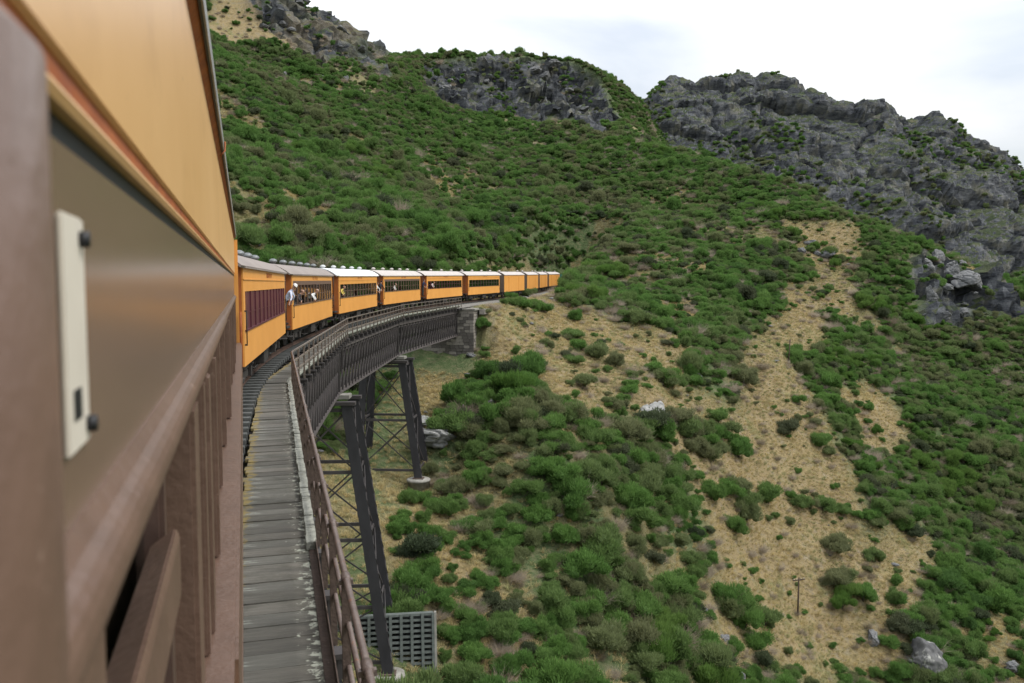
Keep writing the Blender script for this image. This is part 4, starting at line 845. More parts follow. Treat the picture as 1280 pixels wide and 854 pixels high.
# window bays: posts, recessed jambs, panes
wz0, wz1 = 1.56, 2.475
def post(y0, y1, x, m='brown_worn', z0=wz0, z1=wz1, bv=.012): return P('window_post', MB().box(-.30, x, y0, y1, z0, z1), m, bevel=bv)
post(.80, .98, -.15); post(2.05, 2.12, -.185, 'brown_dark'); post(2.30, 2.52, -.128, 'brown_worn'); post(2.80, 2.84, -.16, 'brown_dark')
yy = 3.9
while yy < YB - .3:
    post(yy, yy + .12, -.122 if int(yy * 10) % 2 else -.14); post(yy + .62, yy + .66, -.19, 'brown_dark'); yy += 1.35
P('door_post', MB().box(-.30, -.119, 3.05, 3.20, 1.556, wz1), 'brown_worn', bevel=.006)
P('door_post', MB().box(-.30, -.128, 2.86, 2.98, 1.556, wz1), 'brown_worn', bevel=.008)
for a, b in ((.985, 2.045), (4.03, 4.5), (5.4, 5.8)):
    P('window_pane', MB().box(-.235, -.229, a, b, wz0, wz1), 'glass')
sash = P('dropped_sash', MB().prism([(-.215, 2.20), (-.158, 2.24), (-.150, 2.22), (-.150, 2.08), (-.215, 2.08)], 1.0, 2.02), 'brown_worn', bevel=.004)
P('sash_stile', MB().box(-.212, -.168, 1.96, 2.03, 1.57, 2.078), 'brown_dark', sash)
P('sill', MB().box(-.30, -.052, YA, YB, 1.52, 1.555), 'brown_worn', bevel=.008)
P('lower_panel', MB().box(-.30, -.075, YA, YB, .8, 1.518), 'orange_old'); P('panel_edge', MB().box(-.0745, -.040, 2.9, YB, 1.0, 1.5195), 'brown_worn')
P('panel_edge_strip', MB().box(-.0745, -.037, 3.25, YB, .9, .998), 'brown_worn')
P('corner_post', MB().box(-.32, -.085, YB + .003, YB + .10, .8, 3.70), 'orange')
P('corner_grab_rail', MB().tube([(-.06, YB - .05, 1.2), (-.05, YB - .05, 2.2)], .018, 6), 'rust_orange')
# body: floor, far side, inner lining, end wall
P('far_side', MB().box(-2.53, -2.49, YA, YB, .8, 1.6).box(-2.53, -2.49, YA, YB, 2.5, 3.81), 'brown_dark')
P('floor', MB().box(-2.48, -.31, YA, YB, .86, 1.0), 'seat'); P('ceiling', MB().box(-2.48, -.31, YA, YB, 3.6, 3.66), 'white_plate')
P('end_wall', MB().box(-2.53, -.302, YB - .08, YB - .01, .8, 3.8), 'end_orange'); P('underframe', MB().box(-2.4, -.2, YA, YB, .55, .79), 'black')
# big rounded door pillar nearest the lens, with its cream plate
def pillar():
    prof = []; n = 16
    for k in range(n + 1):
        a = -math.pi / 2 + math.pi * k / n; prof.append((-.175 + .052 * math.cos(a), .615 + .125 * math.sin(a)))
    prof += [(-.24, .74), (-.24, .49)]
    mb = MB(); m = len(prof); mb.add([(x, y, 1.5) for x, y in prof] + [(x, y, 2.955) for x, y in prof] + [(-.2 + (x + .2) * .8, .6 + (y - .6) * .88, 2.972) for x, y in prof],
        [(i, (i + 1) % m, m + (i + 1) % m, m + i) for i in range(m)] + [(m + i, m + (i + 1) % m, 2 * m + (i + 1) % m, 2 * m + i) for i in range(m)] + [tuple(range(m))[::-1], tuple(range(2 * m, 3 * m))], smooth=True)
    return P('door_pillar', mb, 'brown_worn')
pillar()
P('pillar_strip', MB().box(-.24, -.17, .43, .468, 1.5, 2.66), 'brown_dark')
pt = P('latch_plate', MB().box(-.1645, -.159, .868, .980, 2.632, 2.868), 'white_plate', bevel=.003)
P('slot', MB().box(-.1589, -.1582, .895, .935, 2.664, 2.695), 'black_bolt', pt)
for z, yb in ((2.845, .958), (2.652, .965)): P('bolt', MB().tube([(-.159, yb, z), (-.150, yb, z)], .009, 10), 'black_bolt', pt)
# ---------------------------------------------------------------- rocks
rng = np.random.default_rng(11)
def rock_mesh(seed, flat=1.0, sub=5):
    bm = bmesh.new(); bmesh.ops.create_icosphere(bm, subdivisions=sub, radius=1.0)
    v = np.array([q.co[:] for q in bm.verts]); f = np.array([[q.index for q in p.verts] for p in bm.faces]); bm.free()
    r = np.random.default_rng(seed); n = r.normal(size=(16, 3)); n /= np.linalg.norm(n, axis=1, keepdims=True); d = r.uniform(.62, 1.0, 16)
    dirs = v / np.linalg.norm(v, axis=1, keepdims=True)
    dots = dirs @ n.T; rr = np.where(dots > .05, d / np.maximum(dots, .05), 9).min(1); rr = np.minimum(rr, 1.25)
    p = dirs * rr[:, None]
    q = p * 2.2 + seed; w1, w2, wc = worley(q[:, 0] * .55, q[:, 1] * .55, q[:, 2] * .9, seed); p += dirs * ((wc - .5) * .26 - .10 * np.clip(1 - (w2 - w1) / .14, 0, 1))[:, None]
    p += dirs * (fbm(q[:, 0], q[:, 1], q[:, 2], s=seed, o=4) * .10 + fbm(q[:, 0] * .6, q[:, 1] * .6, q[:, 2] * 5, s=seed + 9, o=3) * .06)[:, None]
    p[:, 2] *= flat
    return np_mesh('rock', p, f, M['boulder'], smooth=True)
def boulder_mat():
    m = mat('schist_boulder', (0.17, 0.172, 0.172), (0.06, 0.063, 0.068), 0.9, 2.2, bump=1.0, bscale=5, stretch=(1, 1, 2.6), spots=[((0.07, 0.07, 0.068), 2.2, 0.58, 0.1), ((0.46, 0.46, 0.42), 4, 0.60, 0.08)])
    return m
M['boulder'] = boulder_mat()
M['boulder_pale'] = mat('pale_lichened_boulder', (0.33, 0.33, 0.31), (0.13, 0.133, 0.135), 0.9, 2.0, bump=1.0, bscale=5, stretch=(1, 1, 2.2), spots=[((0.06, 0.06, 0.06), 2.4, 0.60, 0.08), ((0.5, 0.5, 0.46), 4, 0.62, 0.08)])
rocks_me = [rock_mesh(s, .8) for s in (1, 2, 3, 4, 5)]
RLAB = ['pale grey boulder standing out of the green scrub slope', 'flat pale boulder between shrubs below the abutment', 'large pale rock slab beside the shorter trestle pier', 'small rock on top of the slab beside the shorter trestle pier',
        'big dark streaked boulder at the edge of the dense scrub']
for i, (x, y, w, h) in enumerate(ROCKS):
    me = rocks_me[i % 5]; o = link('boulder', me, None, (x, y, float(hz(x, y)) + h * .02), (rng.uniform(-.3, .3), rng.uniform(-.3, .3), rng.uniform(0, 6)), (w * .46, w * .46 * rng.uniform(.7, 1), h * .52))
    if i == 4: o.data = o.data.copy(); o.data.materials[0] = mat('dark_streaked_boulder', (0.13, 0.13, 0.128), (0.04, 0.041, 0.044), 0.9, 1.2, bump=1.0, bscale=4, stretch=(1, 1, .5), spots=[((0.36, 0.36, 0.33), 1.6, 0.58, 0.08)]); o.scale = (2.3, 2.0, 2.6)
    if i < 4: o.data = o.data.copy(); o.data.materials[0] = M['boulder_pale']
    if 14 <= i < 23: o.scale = [q * .68 for q in o.scale]
    if i < 5: tag(o, RLAB[i], 'boulder')
    elif i < 10: tag(o, 'small grey boulder in the dry grass patch near the top of the spur', 'boulder', 'boulders on the high dry patch')
    elif i < 14: tag(o, 'pale rock at the upper edge of the green scrub below the ridge', 'boulder', 'rocks below the ridge')
    elif i < 23: tag(o, 'jointed grey rock block in the outcrop at the shoulder of the spur', 'rock outcrop', 'blocks of the spur outcrop')
    else: tag(o, 'small weathered rock lying among shrubs on the slope', 'boulder', 'small rocks on the slope')
tag(link('gravel_mound', rocks_me[1], None, (55.5, 133.5, 0.2), (0, 0, .4), (3.4, 5.5, 1.9)), 'pale grey gravelly mound beside the orange vans', 'mound')
# crags along the ridge: blocks of many sizes bedded in the rocky ground
ncr = 0
for _pi, P_ in enumerate(ROCKY):
    xs = [q[0] for q in P_]; ys = [q[1] for q in P_]; tries = 0; got = 0
    while got < (22, 22, 9)[_pi] and tries < 900:
        tries += 1; x = rng.uniform(min(xs), max(xs)); y = rng.uniform(min(ys), max(ys))
        if not in_poly(np.array([x]), np.array([y]), P_)[0]: continue
        s = rng.choice([.8, 1.3, 2.0, 3.0], p=[.35, .35, .2, .1])
        o = link('crag_block', rocks_me[rng.integers(5)], None, (x, y, float(hz(x, y)) + s * .1), (rng.uniform(-.4, .4), rng.uniform(-.4, .4), rng.uniform(0, 6)), (s * rng.uniform(.8, 1.5), s, s * rng.uniform(.6, .95)))
        tag(o, ('small' if s < 1.2 else 'middling' if s < 2.5 else 'large') + ' grey schist block ' + ('on the highest ridge above the scrub', 'in the dark crag beside the saddle', 'in the broken outcrop on the spur shoulder')[_pi], 'rock outcrop', 'crag blocks on the ridge'); got += 1

# ---------------------------------------------------------------- shrubs
def shrub_mesh(seed, n=4800, mat_=None, up=1.0, length=.19, width=.0125, spread=1.0, hgt=1.0, lobes=13, core=True, shell=.55):
    r = np.random.default_rng(seed)
    lc = np.stack([r.uniform(-.6, .6, lobes) * spread, r.uniform(-.6, .6, lobes) * spread, r.uniform(.25, .78, lobes) * hgt], -1); lc[0] = (0, 0, .62 * hgt)
    lr = r.uniform(.2, .44, lobes)
    k = r.integers(0, lobes, n); d = r.normal(size=(n, 3)); d /= np.linalg.norm(d, axis=1, keepdims=True); d[:, 2] = np.where(d[:, 2] < -.35, -d[:, 2], d[:, 2])
    rad = lr[k] * r.uniform(shell, 1.06, n) * np.where(r.random(n) < .14, r.uniform(1.1, 1.45, n), 1.0); p = lc[k] + d * rad[:, None]; p[:, 2] = np.maximum(p[:, 2], .02)
    g = d + np.array([0, 0, up]) + r.normal(size=(n, 3)) * .38; g /= np.linalg.norm(g, axis=1, keepdims=True)
    s = np.cross(g, r.normal(size=(n, 3))); s /= np.linalg.norm(s, axis=1, keepdims=True)
    L = length * r.uniform(.55, 1.3, n)[:, None]; W = width * r.uniform(.7, 1.4, n)[:, None]
    a = p - s * W * .6 - g * L * .25; b = p + s * W * .6 - g * L * .25; c = p + s * W + g * L * .35; e = p + g * L * .8; f_ = p - s * W + g * L * .35
    v = np.stack([a, b, c, e, f_], 1).reshape(-1, 3); i0 = np.arange(n)[:, None] * 5
    f = np.concatenate([i0 + np.array([[0, 1, 2, 4]]), i0 + np.array([[4, 2, 3, 3]])]) 
    tri = np.concatenate([i0 + np.array([[0, 1, 2]]), i0 + np.array([[0, 2, 4]]), i0 + np.array([[4, 2, 3]])])
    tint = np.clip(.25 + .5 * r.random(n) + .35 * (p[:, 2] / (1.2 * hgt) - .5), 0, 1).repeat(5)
    if core:
        bm = bmesh.new(); bmesh.ops.create_icosphere(bm, subdivisions=2, radius=1.0); cv = np.array([q.co[:] for q in bm.verts]); cf = np.array([[q.index for q in p_.verts] for p_ in bm.faces]); bm.free()
        for j in range(lobes):
            q = cv * lr[j] * .58 + lc[j]; q += (r.random(q.shape) - .5) * .07; q[:, 2] = np.maximum(q[:, 2], -.1)
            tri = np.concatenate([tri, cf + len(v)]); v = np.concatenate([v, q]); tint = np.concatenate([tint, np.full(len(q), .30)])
    return np_mesh('crown', v, tri, mat_ or M['leaf'], {'tint': tint})
def twig_mesh(seed, n=800, mat_=None):
    r = np.random.default_rng(seed); mb_v = []; mb_f = []; tint = []
    for i in range(n):
        a = r.uniform(0, 6.28); t = r.uniform(.2, 1.2); p0 = np.array([math.cos(a), math.sin(a), 0]) * r.uniform(0, .5); p0[2] = r.uniform(0, .25)
        d = np.array([math.cos(a) * t, math.sin(a) * t, r.uniform(.15, 1)]); d /= np.linalg.norm(d); l = r.uniform(.35, .9)
        p1 = p0 + d * l * .5 + r.normal(size=3) * .04; p2 = p1 + (d + r.normal(size=3) * .35) * l * .5
        s = np.cross(d, r.normal(size=3)); s /= np.linalg.norm(s); w = r.uniform(.003, .009)
        b = len(mb_v); mb_v += [p0 - s * w, p0 + s * w, p1 + s * w * .7, p1 - s * w * .7, p2]; mb_f += [(b, b + 1, b + 2), (b, b + 2, b + 3), (b + 3, b + 2, b + 4)]; tint += [r.uniform(.2, .9)] * 5
    return np_mesh('twigs', np.array(mb_v), np.array(mb_f), mat_ or M['twig'], {'tint': tint})
def tuft_mesh(seed, n=46):
    r = np.random.default_rng(seed); v = []; f = []; t = []
    for i in range(n):
        a = r.uniform(0, 6.28); q = r.uniform(0, .35); p = np.array([math.cos(a) * q, math.sin(a) * q, 0]); o = r.uniform(.15, .8)
        tip = p + np.array([math.cos(a) * o, math.sin(a) * o, r.uniform(.2, .55)]); mid = (p + tip) / 2 + np.array([0, 0, .14]); s = np.array([-math.sin(a), math.cos(a), 0]) * r.uniform(.012, .026)
        b = len(v); v += [p - s, p + s, mid + s * .8, mid - s * .8, tip]; f += [(b, b + 1, b + 2), (b, b + 2, b + 3), (b + 3, b + 2, b + 4)]; t += [r.uniform(.15, .85)] * 5
    return np_mesh('blades', np.array(v), np.array(f), M['straw'], {'tint': t})
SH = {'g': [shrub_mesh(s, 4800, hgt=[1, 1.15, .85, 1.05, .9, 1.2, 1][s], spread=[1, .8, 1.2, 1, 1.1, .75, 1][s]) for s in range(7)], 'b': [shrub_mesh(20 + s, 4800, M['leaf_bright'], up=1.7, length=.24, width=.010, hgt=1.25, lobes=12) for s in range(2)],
      'd': [shrub_mesh(40 + s, 3600, M['leaf_dark'], length=.11, width=.02) for s in range(2)], 'k': [twig_mesh(60 + s) for s in range(3)]}
stem_me = MB().tube([(0, 0, -.3), (.03, .02, .2), (.05, -.03, .6)], [.06, .05, .03], 6).tube([(0, 0, .1), (-.2, .12, .5)], [.04, .02], 5).tube([(0, 0, .05), (.18, -.2, .45)], [.04, .02], 5).mesh('stem', M['bark'])

def scatter(x0, x1, y0, y1, sp, seed):
    r = np.random.default_rng(seed); gx, gy = np.meshgrid(np.arange(x0, x1, sp), np.arange(y0, y1, sp)); n = gx.size
    return gx.ravel() + r.uniform(-.5, .5, n) * sp, gy.ravel() + r.uniform(-.5, .5, n) * sp, r
def view(x, y, z):
    d = np.stack([x, y, z - EYE[2]], -1); M_ = np.array(cam.rotation_euler.to_matrix()); c = d @ M_; dep = -c[:, 2]
    k = 29.14 / 36 * 1280; return 640 + k * c[:, 0] / np.maximum(dep, .1), 427 - k * c[:, 1] / np.maximum(dep, .1), dep
def visible(x, y, z):
    ok = np.ones(x.shape, bool)
    for t in np.linspace(.12, .96, 46): ok &= (EYE[2] + (z - EYE[2]) * t) > hz(x * t, y * t) - .3
    return ok
x, y, r = scatter(-55, 285, 26, 400, 1.42, 3)
z = hz(x, y); px, py, dep = view(x, y, z)
td_, tz2, ty2 = track_dist(x, y)
keepm = (dep > 20) & (px > -140) & (px < 1420) & (py < 1000) & (py > -160) & (np.hypot(x, y) < 375)
dz_ = dryz[np.clip(((y - HY0) / HS).astype(int), 0, len(hy) - 1), np.clip(((x - HX0) / HS).astype(int), 0, len(hx) - 1)]
rz_ = rockb[np.clip(((y - HY0) / HS).astype(int), 0, len(hy) - 1), np.clip(((x - HX0) / HS).astype(int), 0, len(hx) - 1)]
clump = fbm(x / 7.5, y / 7.5, s=88, o=3)
pr_ = np.where(dz_ > .55, np.where(clump > .24, .45, .05), np.where(dz_ > .15, .65, .95))
pr_ = np.where(rz_ > .25, np.where(clump > .2, .35, .03), pr_)
lowl = (x < 56) & (y < 90) & ~zone(x, y, [DRY[1], DRY[0]]); pr_ = np.where(lowl, np.where(clump > -.15, .72, .22), pr_); pr_ = np.where(zone(x, y, [DRY[3]]), np.where(clump > .12, .5, .1), pr_); pr_ = np.where(zone(x, y, [DRY[0]]), np.where(clump > .25, .3, .04), pr_)
keepm &= r.random(x.size) < pr_
keepm &= (td_ > 4.6) & ~((td_ < 7) & (ty2 < 93) & (z > -7)) & ~((ty2 > 92) & (td_ < 5.5) & (x * .55 > y * .0 + 0) & (td_ < 5.0))
# keep trestle feet, crib wall and abutment front clear
for qx, qy, qr in ((8.2, 47.2, 2.2), (9.0, 48.0, 2.6), (6.5, 48.0, 2.2), (14.2, 69.0, 1.9), (24.0, 91, 3.4), (1.4, 26, 5), (9.4, 45.5, 2.6)): keepm &= np.hypot(x - qx, y - qy) > qr
x, y, z, dep, px, py, dz_, clump, rz_ = [a[keepm] for a in (x, y, z, dep, px, py, dz_, clump, rz_)]
n = len(x); rr = np.random.default_rng(4)
size = np.exp(rr.normal(0, .28, n)) * np.where(dz_ > .5, 1.0, np.where(dep > 120, 1.22, 1.4)) * (1 + .3 * np.clip(clump, -1, 1)); size = np.clip(size * np.where(rz_ > .3, .7, 1), .5, 2.7)
kind = rr.choice(np.array(['g', 'd', 'k']), n, p=[.73, .11, .16])
kind = np.where((fbm(x / 19, y / 19, s=140, o=3) > .30) & (rr.random(n) < .38), 'k', kind)
kind = np.where((kind == 'g') & (fbm(x / 26, y / 26, s=150, o=3) > .30) & (rr.random(n) < .5), 'b', kind)
rot = rr.uniform(0, 6.28, n)
# hand-placed shrubs that stand out in the scene
_s = []
for a, b, c, d in SHRUBS:                     # big clumps are several bushes growing together
    if c < 3.6: _s.append((a, b, c, d)); continue
    m = int(round((c / 2.4) ** 1.5)) + 1
    for j in range(m): q = j * 2.4 + a; _s.append((a + math.cos(q) * c * .33 * (j > 0), b + math.sin(q) * c * .3 * (j > 0), min(c, 3.6) * rr.uniform(.75, 1.05), d if rr.random() < .75 else 'g'))
SHRUBS = _s
fx = np.array([s[0] for s in SHRUBS]); fy = np.array([s[1] for s in SHRUBS]); fs = np.array([s[2] for s in SHRUBS]) * .62; fk = np.array([s[3] for s in SHRUBS])
far_ = np.ones(n, bool)
for a, b, c in zip(fx, fy, fs): far_ &= np.hypot(x - a, y - b) > c * .55
x, y, z, size, kind, rot, dz_ = [np.concatenate([a[far_], b]) for a, b in ((x, fx), (y, fy), (z, hz(fx, fy)), (size, fs), (kind, fk), (rot, rr.uniform(0, 6, len(fx))), (dz_, np.full(len(fx), .6)))]
n = len(x); px, py, dep = view(x, y, z)
score = size / dep * visible(x, y, z + size) * ((px > -10) & (px < 1290) & (py > -20) & (py < 880)) ; score[-len(fx):] += 1
order = np.argsort(-score); single = np.zeros(n, bool)
for kk, lim in (('g', 270), ('b', 24), ('d', 34), ('k', 40)):
    o_ = [i for i in order if kind[i] == kk][:lim]; single[o_] = True
SRC = {k: [] for k in SH}; nm = {'g': 'shrub', 'b': 'broom_bush', 'd': 'dark_shrub', 'k': 'dead_bush'}
def shrub_label(i):
    k = kind[i]; zn = 'dry' if dz_[i] > .5 else 'scrub'; nearb = dep[i] < 75
    if k == 'g': return ('green shrub in dry tan grass' if zn == 'dry' else 'leafy green shrub in thick scrub')
    if k == 'b': return 'bright green upright broom bush ' + ('in dry grass' if zn == 'dry' else 'among other scrub')
    if k == 'd': return 'dark grey green dense shrub ' + ('in dry grass' if zn == 'dry' else 'among other scrub')
    return 'dead grey leafless bush ' + ('in dry grass' if zn == 'dry' else 'among green scrub')
LM = [(58.3, 76, 'the telegraph pole'), (7.8, 48.5, 'the concrete grid wall'), (24, 91, 'the stone abutment'), (14, 70, 'the shorter trestle pier'), (86, 116, 'the leaning pole'), (ROCKS[0][0], ROCKS[0][1], 'the pale grey boulder'),
      (ROCKS[4][0], ROCKS[4][1], 'the big streaked boulder'), (ROCKS[16][0], ROCKS[16][1], 'the spur outcrop'), (55, 133, 'the orange vans'), (ROCKS[6][0], ROCKS[6][1], 'the high dry patch'), (60, 118, 'the upright broom above the vans'), (30, 74, 'the slope below the abutment'), (26, 58, 'the gully foot')]
def full_label(i):
    a = 'low ' if size[i] < 1.1 else ('broad ' if size[i] > 2.2 else ('tall ' if size[i] > 1.7 else 'middling '))
    d_, j = min((math.hypot(x[i] - q[0], y[i] - q[1]), j) for j, q in enumerate(LM)); l = a + shrub_label(i)
    return l + (' near ' if d_ > 9 else ' beside ') + LM[j][2] if d_ < 26 else l
cnt = {k: 0 for k in SH}
for i in np.nonzero(single)[0]:
    k = kind[i]; me = SH[k][cnt[k] % len(SH[k])]; cnt[k] += 1
    e = empty(nm[k], (x[i], y[i], z[i] - .05), rot[i]); lb = full_label(i); tag(e, lb, 'shrub', lb.replace('shrub', 'shrubs').replace('bush', 'bushes') + ' set')
    s = size[i]; vz_ = s * rr.uniform(.75, 1.05)
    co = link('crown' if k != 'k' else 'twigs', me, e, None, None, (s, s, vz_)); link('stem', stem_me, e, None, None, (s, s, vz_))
    if len(SRC[k]) < len(SH[k]): SRC[k].append(co)
def stuff_points(name, sx, sy, sz, ss, sr, sources, label, cat, seed=0):
    me = bpy.data.meshes.new(name); v = np.stack([sx, sy, sz], -1).astype(np.float32); me.vertices.add(len(v)); me.vertices.foreach_set('co', v.ravel())
    r = np.random.default_rng(seed)
    for an, tp, val in (('s', 'FLOAT', ss), ('r', 'FLOAT', sr), ('h', 'FLOAT', ss * r.uniform(.62, 1.3, len(sx)))):
        at = me.attributes.new(an, tp, 'POINT'); at.data.foreach_set('value', np.asarray(val, np.float32))
    at = me.attributes.new('p', 'INT', 'POINT'); at.data.foreach_set('value', r.integers(0, len(sources), len(sx)).astype(np.int32))
    o = link(name, me); tag(o, label, cat, kind='stuff')
    ng = bpy.data.node_groups.new(name, 'GeometryNodeTree'); ng.interface.new_socket('Geometry', in_out='INPUT', socket_type='NodeSocketGeometry'); ng.interface.new_socket('Geometry', in_out='OUTPUT', socket_type='NodeSocketGeometry')
    N = ng.nodes.new; L = ng.links.new; gi = N('NodeGroupInput'); go = N('NodeGroupOutput'); ip = N('GeometryNodeInstanceOnPoints'); g2 = N('GeometryNodeGeometryToInstance')
    for s_ in sources:
        oi = N('GeometryNodeObjectInfo'); oi.inputs['Object'].default_value = s_; oi.transform_space = 'ORIGINAL'; oi.inputs['As Instance'].default_value = False; L(oi.outputs['Geometry'], g2.inputs[0])
    def na(nme, tp):
        q = N('GeometryNodeInputNamedAttribute'); q.data_type = tp; q.inputs['Name'].default_value = nme; return q.outputs['Attribute']
    cr = N('ShaderNodeCombineXYZ'); L(na('r', 'FLOAT'), cr.inputs['Z']); csx = N('ShaderNodeCombineXYZ'); s1 = na('s', 'FLOAT'); L(s1, csx.inputs['X']); L(s1, csx.inputs['Y']); L(na('h', 'FLOAT'), csx.inputs['Z'])
    ip.inputs['Pick Instance'].default_value = True; L(gi.outputs[0], ip.inputs['Points']); L(g2.outputs[0], ip.inputs['Instance']); L(na('p', 'INT'), ip.inputs['Instance Index'])
    L(cr.outputs[0], ip.inputs['Rotation']); L(csx.outputs[0], ip.inputs['Scale']); L(ip.outputs[0], go.inputs[0])
    md = o.modifiers.new('scatter', 'NODES'); md.node_group = ng
    return o
for k, name, lab in (('g', 'hillside_scrub', 'continuous green scrub covering the hillside'), ('b', 'broom_scrub', 'bright green broom thicket among the scrub'), ('d', 'dark_scrub', 'dark grey green low scrub among the shrubs'), ('k', 'dead_scrub', 'dead grey twiggy scrub among the green shrubs')):
    m_ = (kind == k) & ~single
    stuff_points(name, x[m_], y[m_], z[m_] - .05, size[m_], rot[m_], SRC[k], lab, 'scrub', 5)
# small undergrowth and dead litter between the shrubs
ux, uy, ur = scatter(-40, 260, 28, 370, 1.15, 23); uz = hz(ux, uy); upx, upy, ud = view(ux, uy, uz); utd, _a, uty = track_dist(ux, uy)
udz = dryz[np.clip(((uy - HY0) / HS).astype(int), 0, len(hy) - 1), np.clip(((ux - HX0) / HS).astype(int), 0, len(hx) - 1)]
ucl = fbm(ux / 6, uy / 6, s=188, o=4)
um = (ud > 20) & (upx > -60) & (upx < 1340) & (upy < 960) & (utd > 3.4) & ~((utd < 7) & (uty < 93) & (uz > -7)) & (np.hypot(ux - 8.5, uy - 47.2) > 2.2) & (rockb[np.clip(((uy - HY0) / HS).astype(int), 0, len(hy) - 1), np.clip(((ux - HX0) / HS).astype(int), 0, len(hx) - 1)] < .25)
ulow = (ux < 56) & (uy < 92) & ~zone(ux, uy, [DRY[1], DRY[0]]); udz = np.where(ulow, udz * .3, udz)
ua = um & (ur.random(ux.size) < np.where(udz > .5, np.where(ucl > .1, .2, .035), np.where(ud > 100, .9, .6))); ub = um & ~ua & (ur.random(ux.size) < np.where(udz > .5, np.where(ucl < -.05, .30, .10), .22))
stuff_points('low_undergrowth', ux[ua], uy[ua], uz[ua] - .06, ur.uniform(.3, .8, ua.sum()) * np.where(udz[ua] > .4, .9, 1.5), ur.uniform(0, 6, ua.sum()), SRC['g'], 'low green undergrowth between the larger shrubs', 'scrub', 15)
stuff_points('dead_litter', ux[ub], uy[ub], uz[ub] - .12, ur.uniform(.4, 1.1, ub.sum()), ur.uniform(0, 6, ub.sum()), SRC['k'], 'grey dead sticks and litter on the slope', 'litter', 16)
# shrubs on crag ledges
cn = kn.reshape(-1, 3)[used]; cid = np.nonzero((cn[:, 2] > .42))[0]; cr_ = np.random.default_rng(9); cid = cr_.choice(cid, min(11000, len(cid)), replace=False)
cp = crag_v[cid]; cq = view(cp[:, 0], cp[:, 1], cp[:, 2]); cw_ = (fbm(cp[:, 0] / 30, cp[:, 1] / 30, s=170, o=4) + .8 * (1 - sstep(26, 31, np.degrees(np.arctan2(cp[:, 0], cp[:, 1])))) > .2)
cp = cp[cw_]; stuff_points('ledge_scrub', cp[:, 0], cp[:, 1], cp[:, 2] - .3, cr_.uniform(.7, 1.9, len(cp)), cr_.uniform(0, 6, len(cp)), SRC['g'] + SRC['d'], 'dark scrub clinging to ledges of the rock crag', 'scrub', 8)
# dry grass tufts and low litter
tufts = []
gx_, gy_, r_ = scatter(-20, 180, 28, 240, .43, 17)
gz_ = hz(gx_, gy_); gpx, gpy, gd = view(gx_, gy_, gz_); gdz = dryz[np.clip(((gy_ - HY0) / HS).astype(int), 0, len(hy) - 1), np.clip(((gx_ - HX0) / HS).astype(int), 0, len(hx) - 1)]
gtd, _, gty = track_dist(gx_, gy_)
gm_ = (gd > 20) & (gpx > -20) & (gpx < 1320) & (gpy < 920) & (r_.random(gx_.size) < np.where(gdz > .4, .9, np.where(gd < 90, .55, .12))) & ~((gtd < 3.2) & (gty > 90)) & (rockb[np.clip(((gy_ - HY0) / HS).astype(int), 0, len(hy) - 1), np.clip(((gx_ - HX0) / HS).astype(int), 0, len(hx) - 1)] < .25)
gx_, gy_, gz_ = gx_[gm_], gy_[gm_], gz_[gm_]
tme = [tuft_mesh(s) for s in range(4)]
for j, me in enumerate(tme):
    o = link('grass_tuft', me, None, (gx_[j * 900 + 11], gy_[j * 900 + 11], gz_[j * 900 + 11]), (0, 0, j), (.6, .6, .6)); tag(o, 'single tuft of dry straw coloured grass on the slope', 'grass', 'dry grass tufts'); tufts.append(o)
stuff_points('dry_grass', gx_, gy_, gz_ - .03, r_.uniform(.3, .78, len(gx_)), r_.uniform(0, 6, len(gx_)), tufts, 'dry straw coloured grass covering the open slopes', 'grass', 3)

# ---------------------------------------------------------------- telegraph poles
for (x_, y_, hgt, lab) in ((58.28, 76.08, 4.5, 'thin dark telegraph pole with a short crossarm standing in dry grass'), (86.3, 116.7, 4.2, 'bare leaning dark pole on the spur beside green scrub')):
    zz = float(hz(x_, y_)); e = empty('telegraph_pole', (x_, y_, zz)); tag(e, lab, 'pole'); lean = .25 if hgt < 4.4 else .03
    MB().tube([(0, 0, -.4), (lean, 0, hgt)], [.11, .075], 8).build('pole', M['pole'], e)
    if hgt > 4.4:
        MB().box(-.75, .85, -.05, .05, hgt - .32, hgt - .22).build('crossarm', M['pole'], e)
        for q in (-.6, -.25, .35, .7): MB().lathe([(.03, 0), (.05, .05), (.03, .12)], 8, (q, 0, hgt - .217)).build('insulator', M['white_plate'], e)
# loose pale stones and sticks in the dry grass
random.seed(3); st_me = [rock_mesh(70 + k, .7, 2) for k in range(3)]
dp = np.nonzero((gd[gm_] > 40) & (gdz[gm_] > .5))[0]; rs_2 = np.random.default_rng(2)
for i in rs_2.choice(dp, 70, replace=False):
    s = rs_2.uniform(.15, .5); o = link('loose_stone', st_me[rs_2.integers(3)], None, (gx_[i], gy_[i], gz_[i] + s * .15), (0, 0, rs_2.uniform(0, 6)), (s * 1.3, s, s * .7)); tag(o, 'small pale loose stone lying in the dry grass', 'stone', 'loose stones in the dry grass')
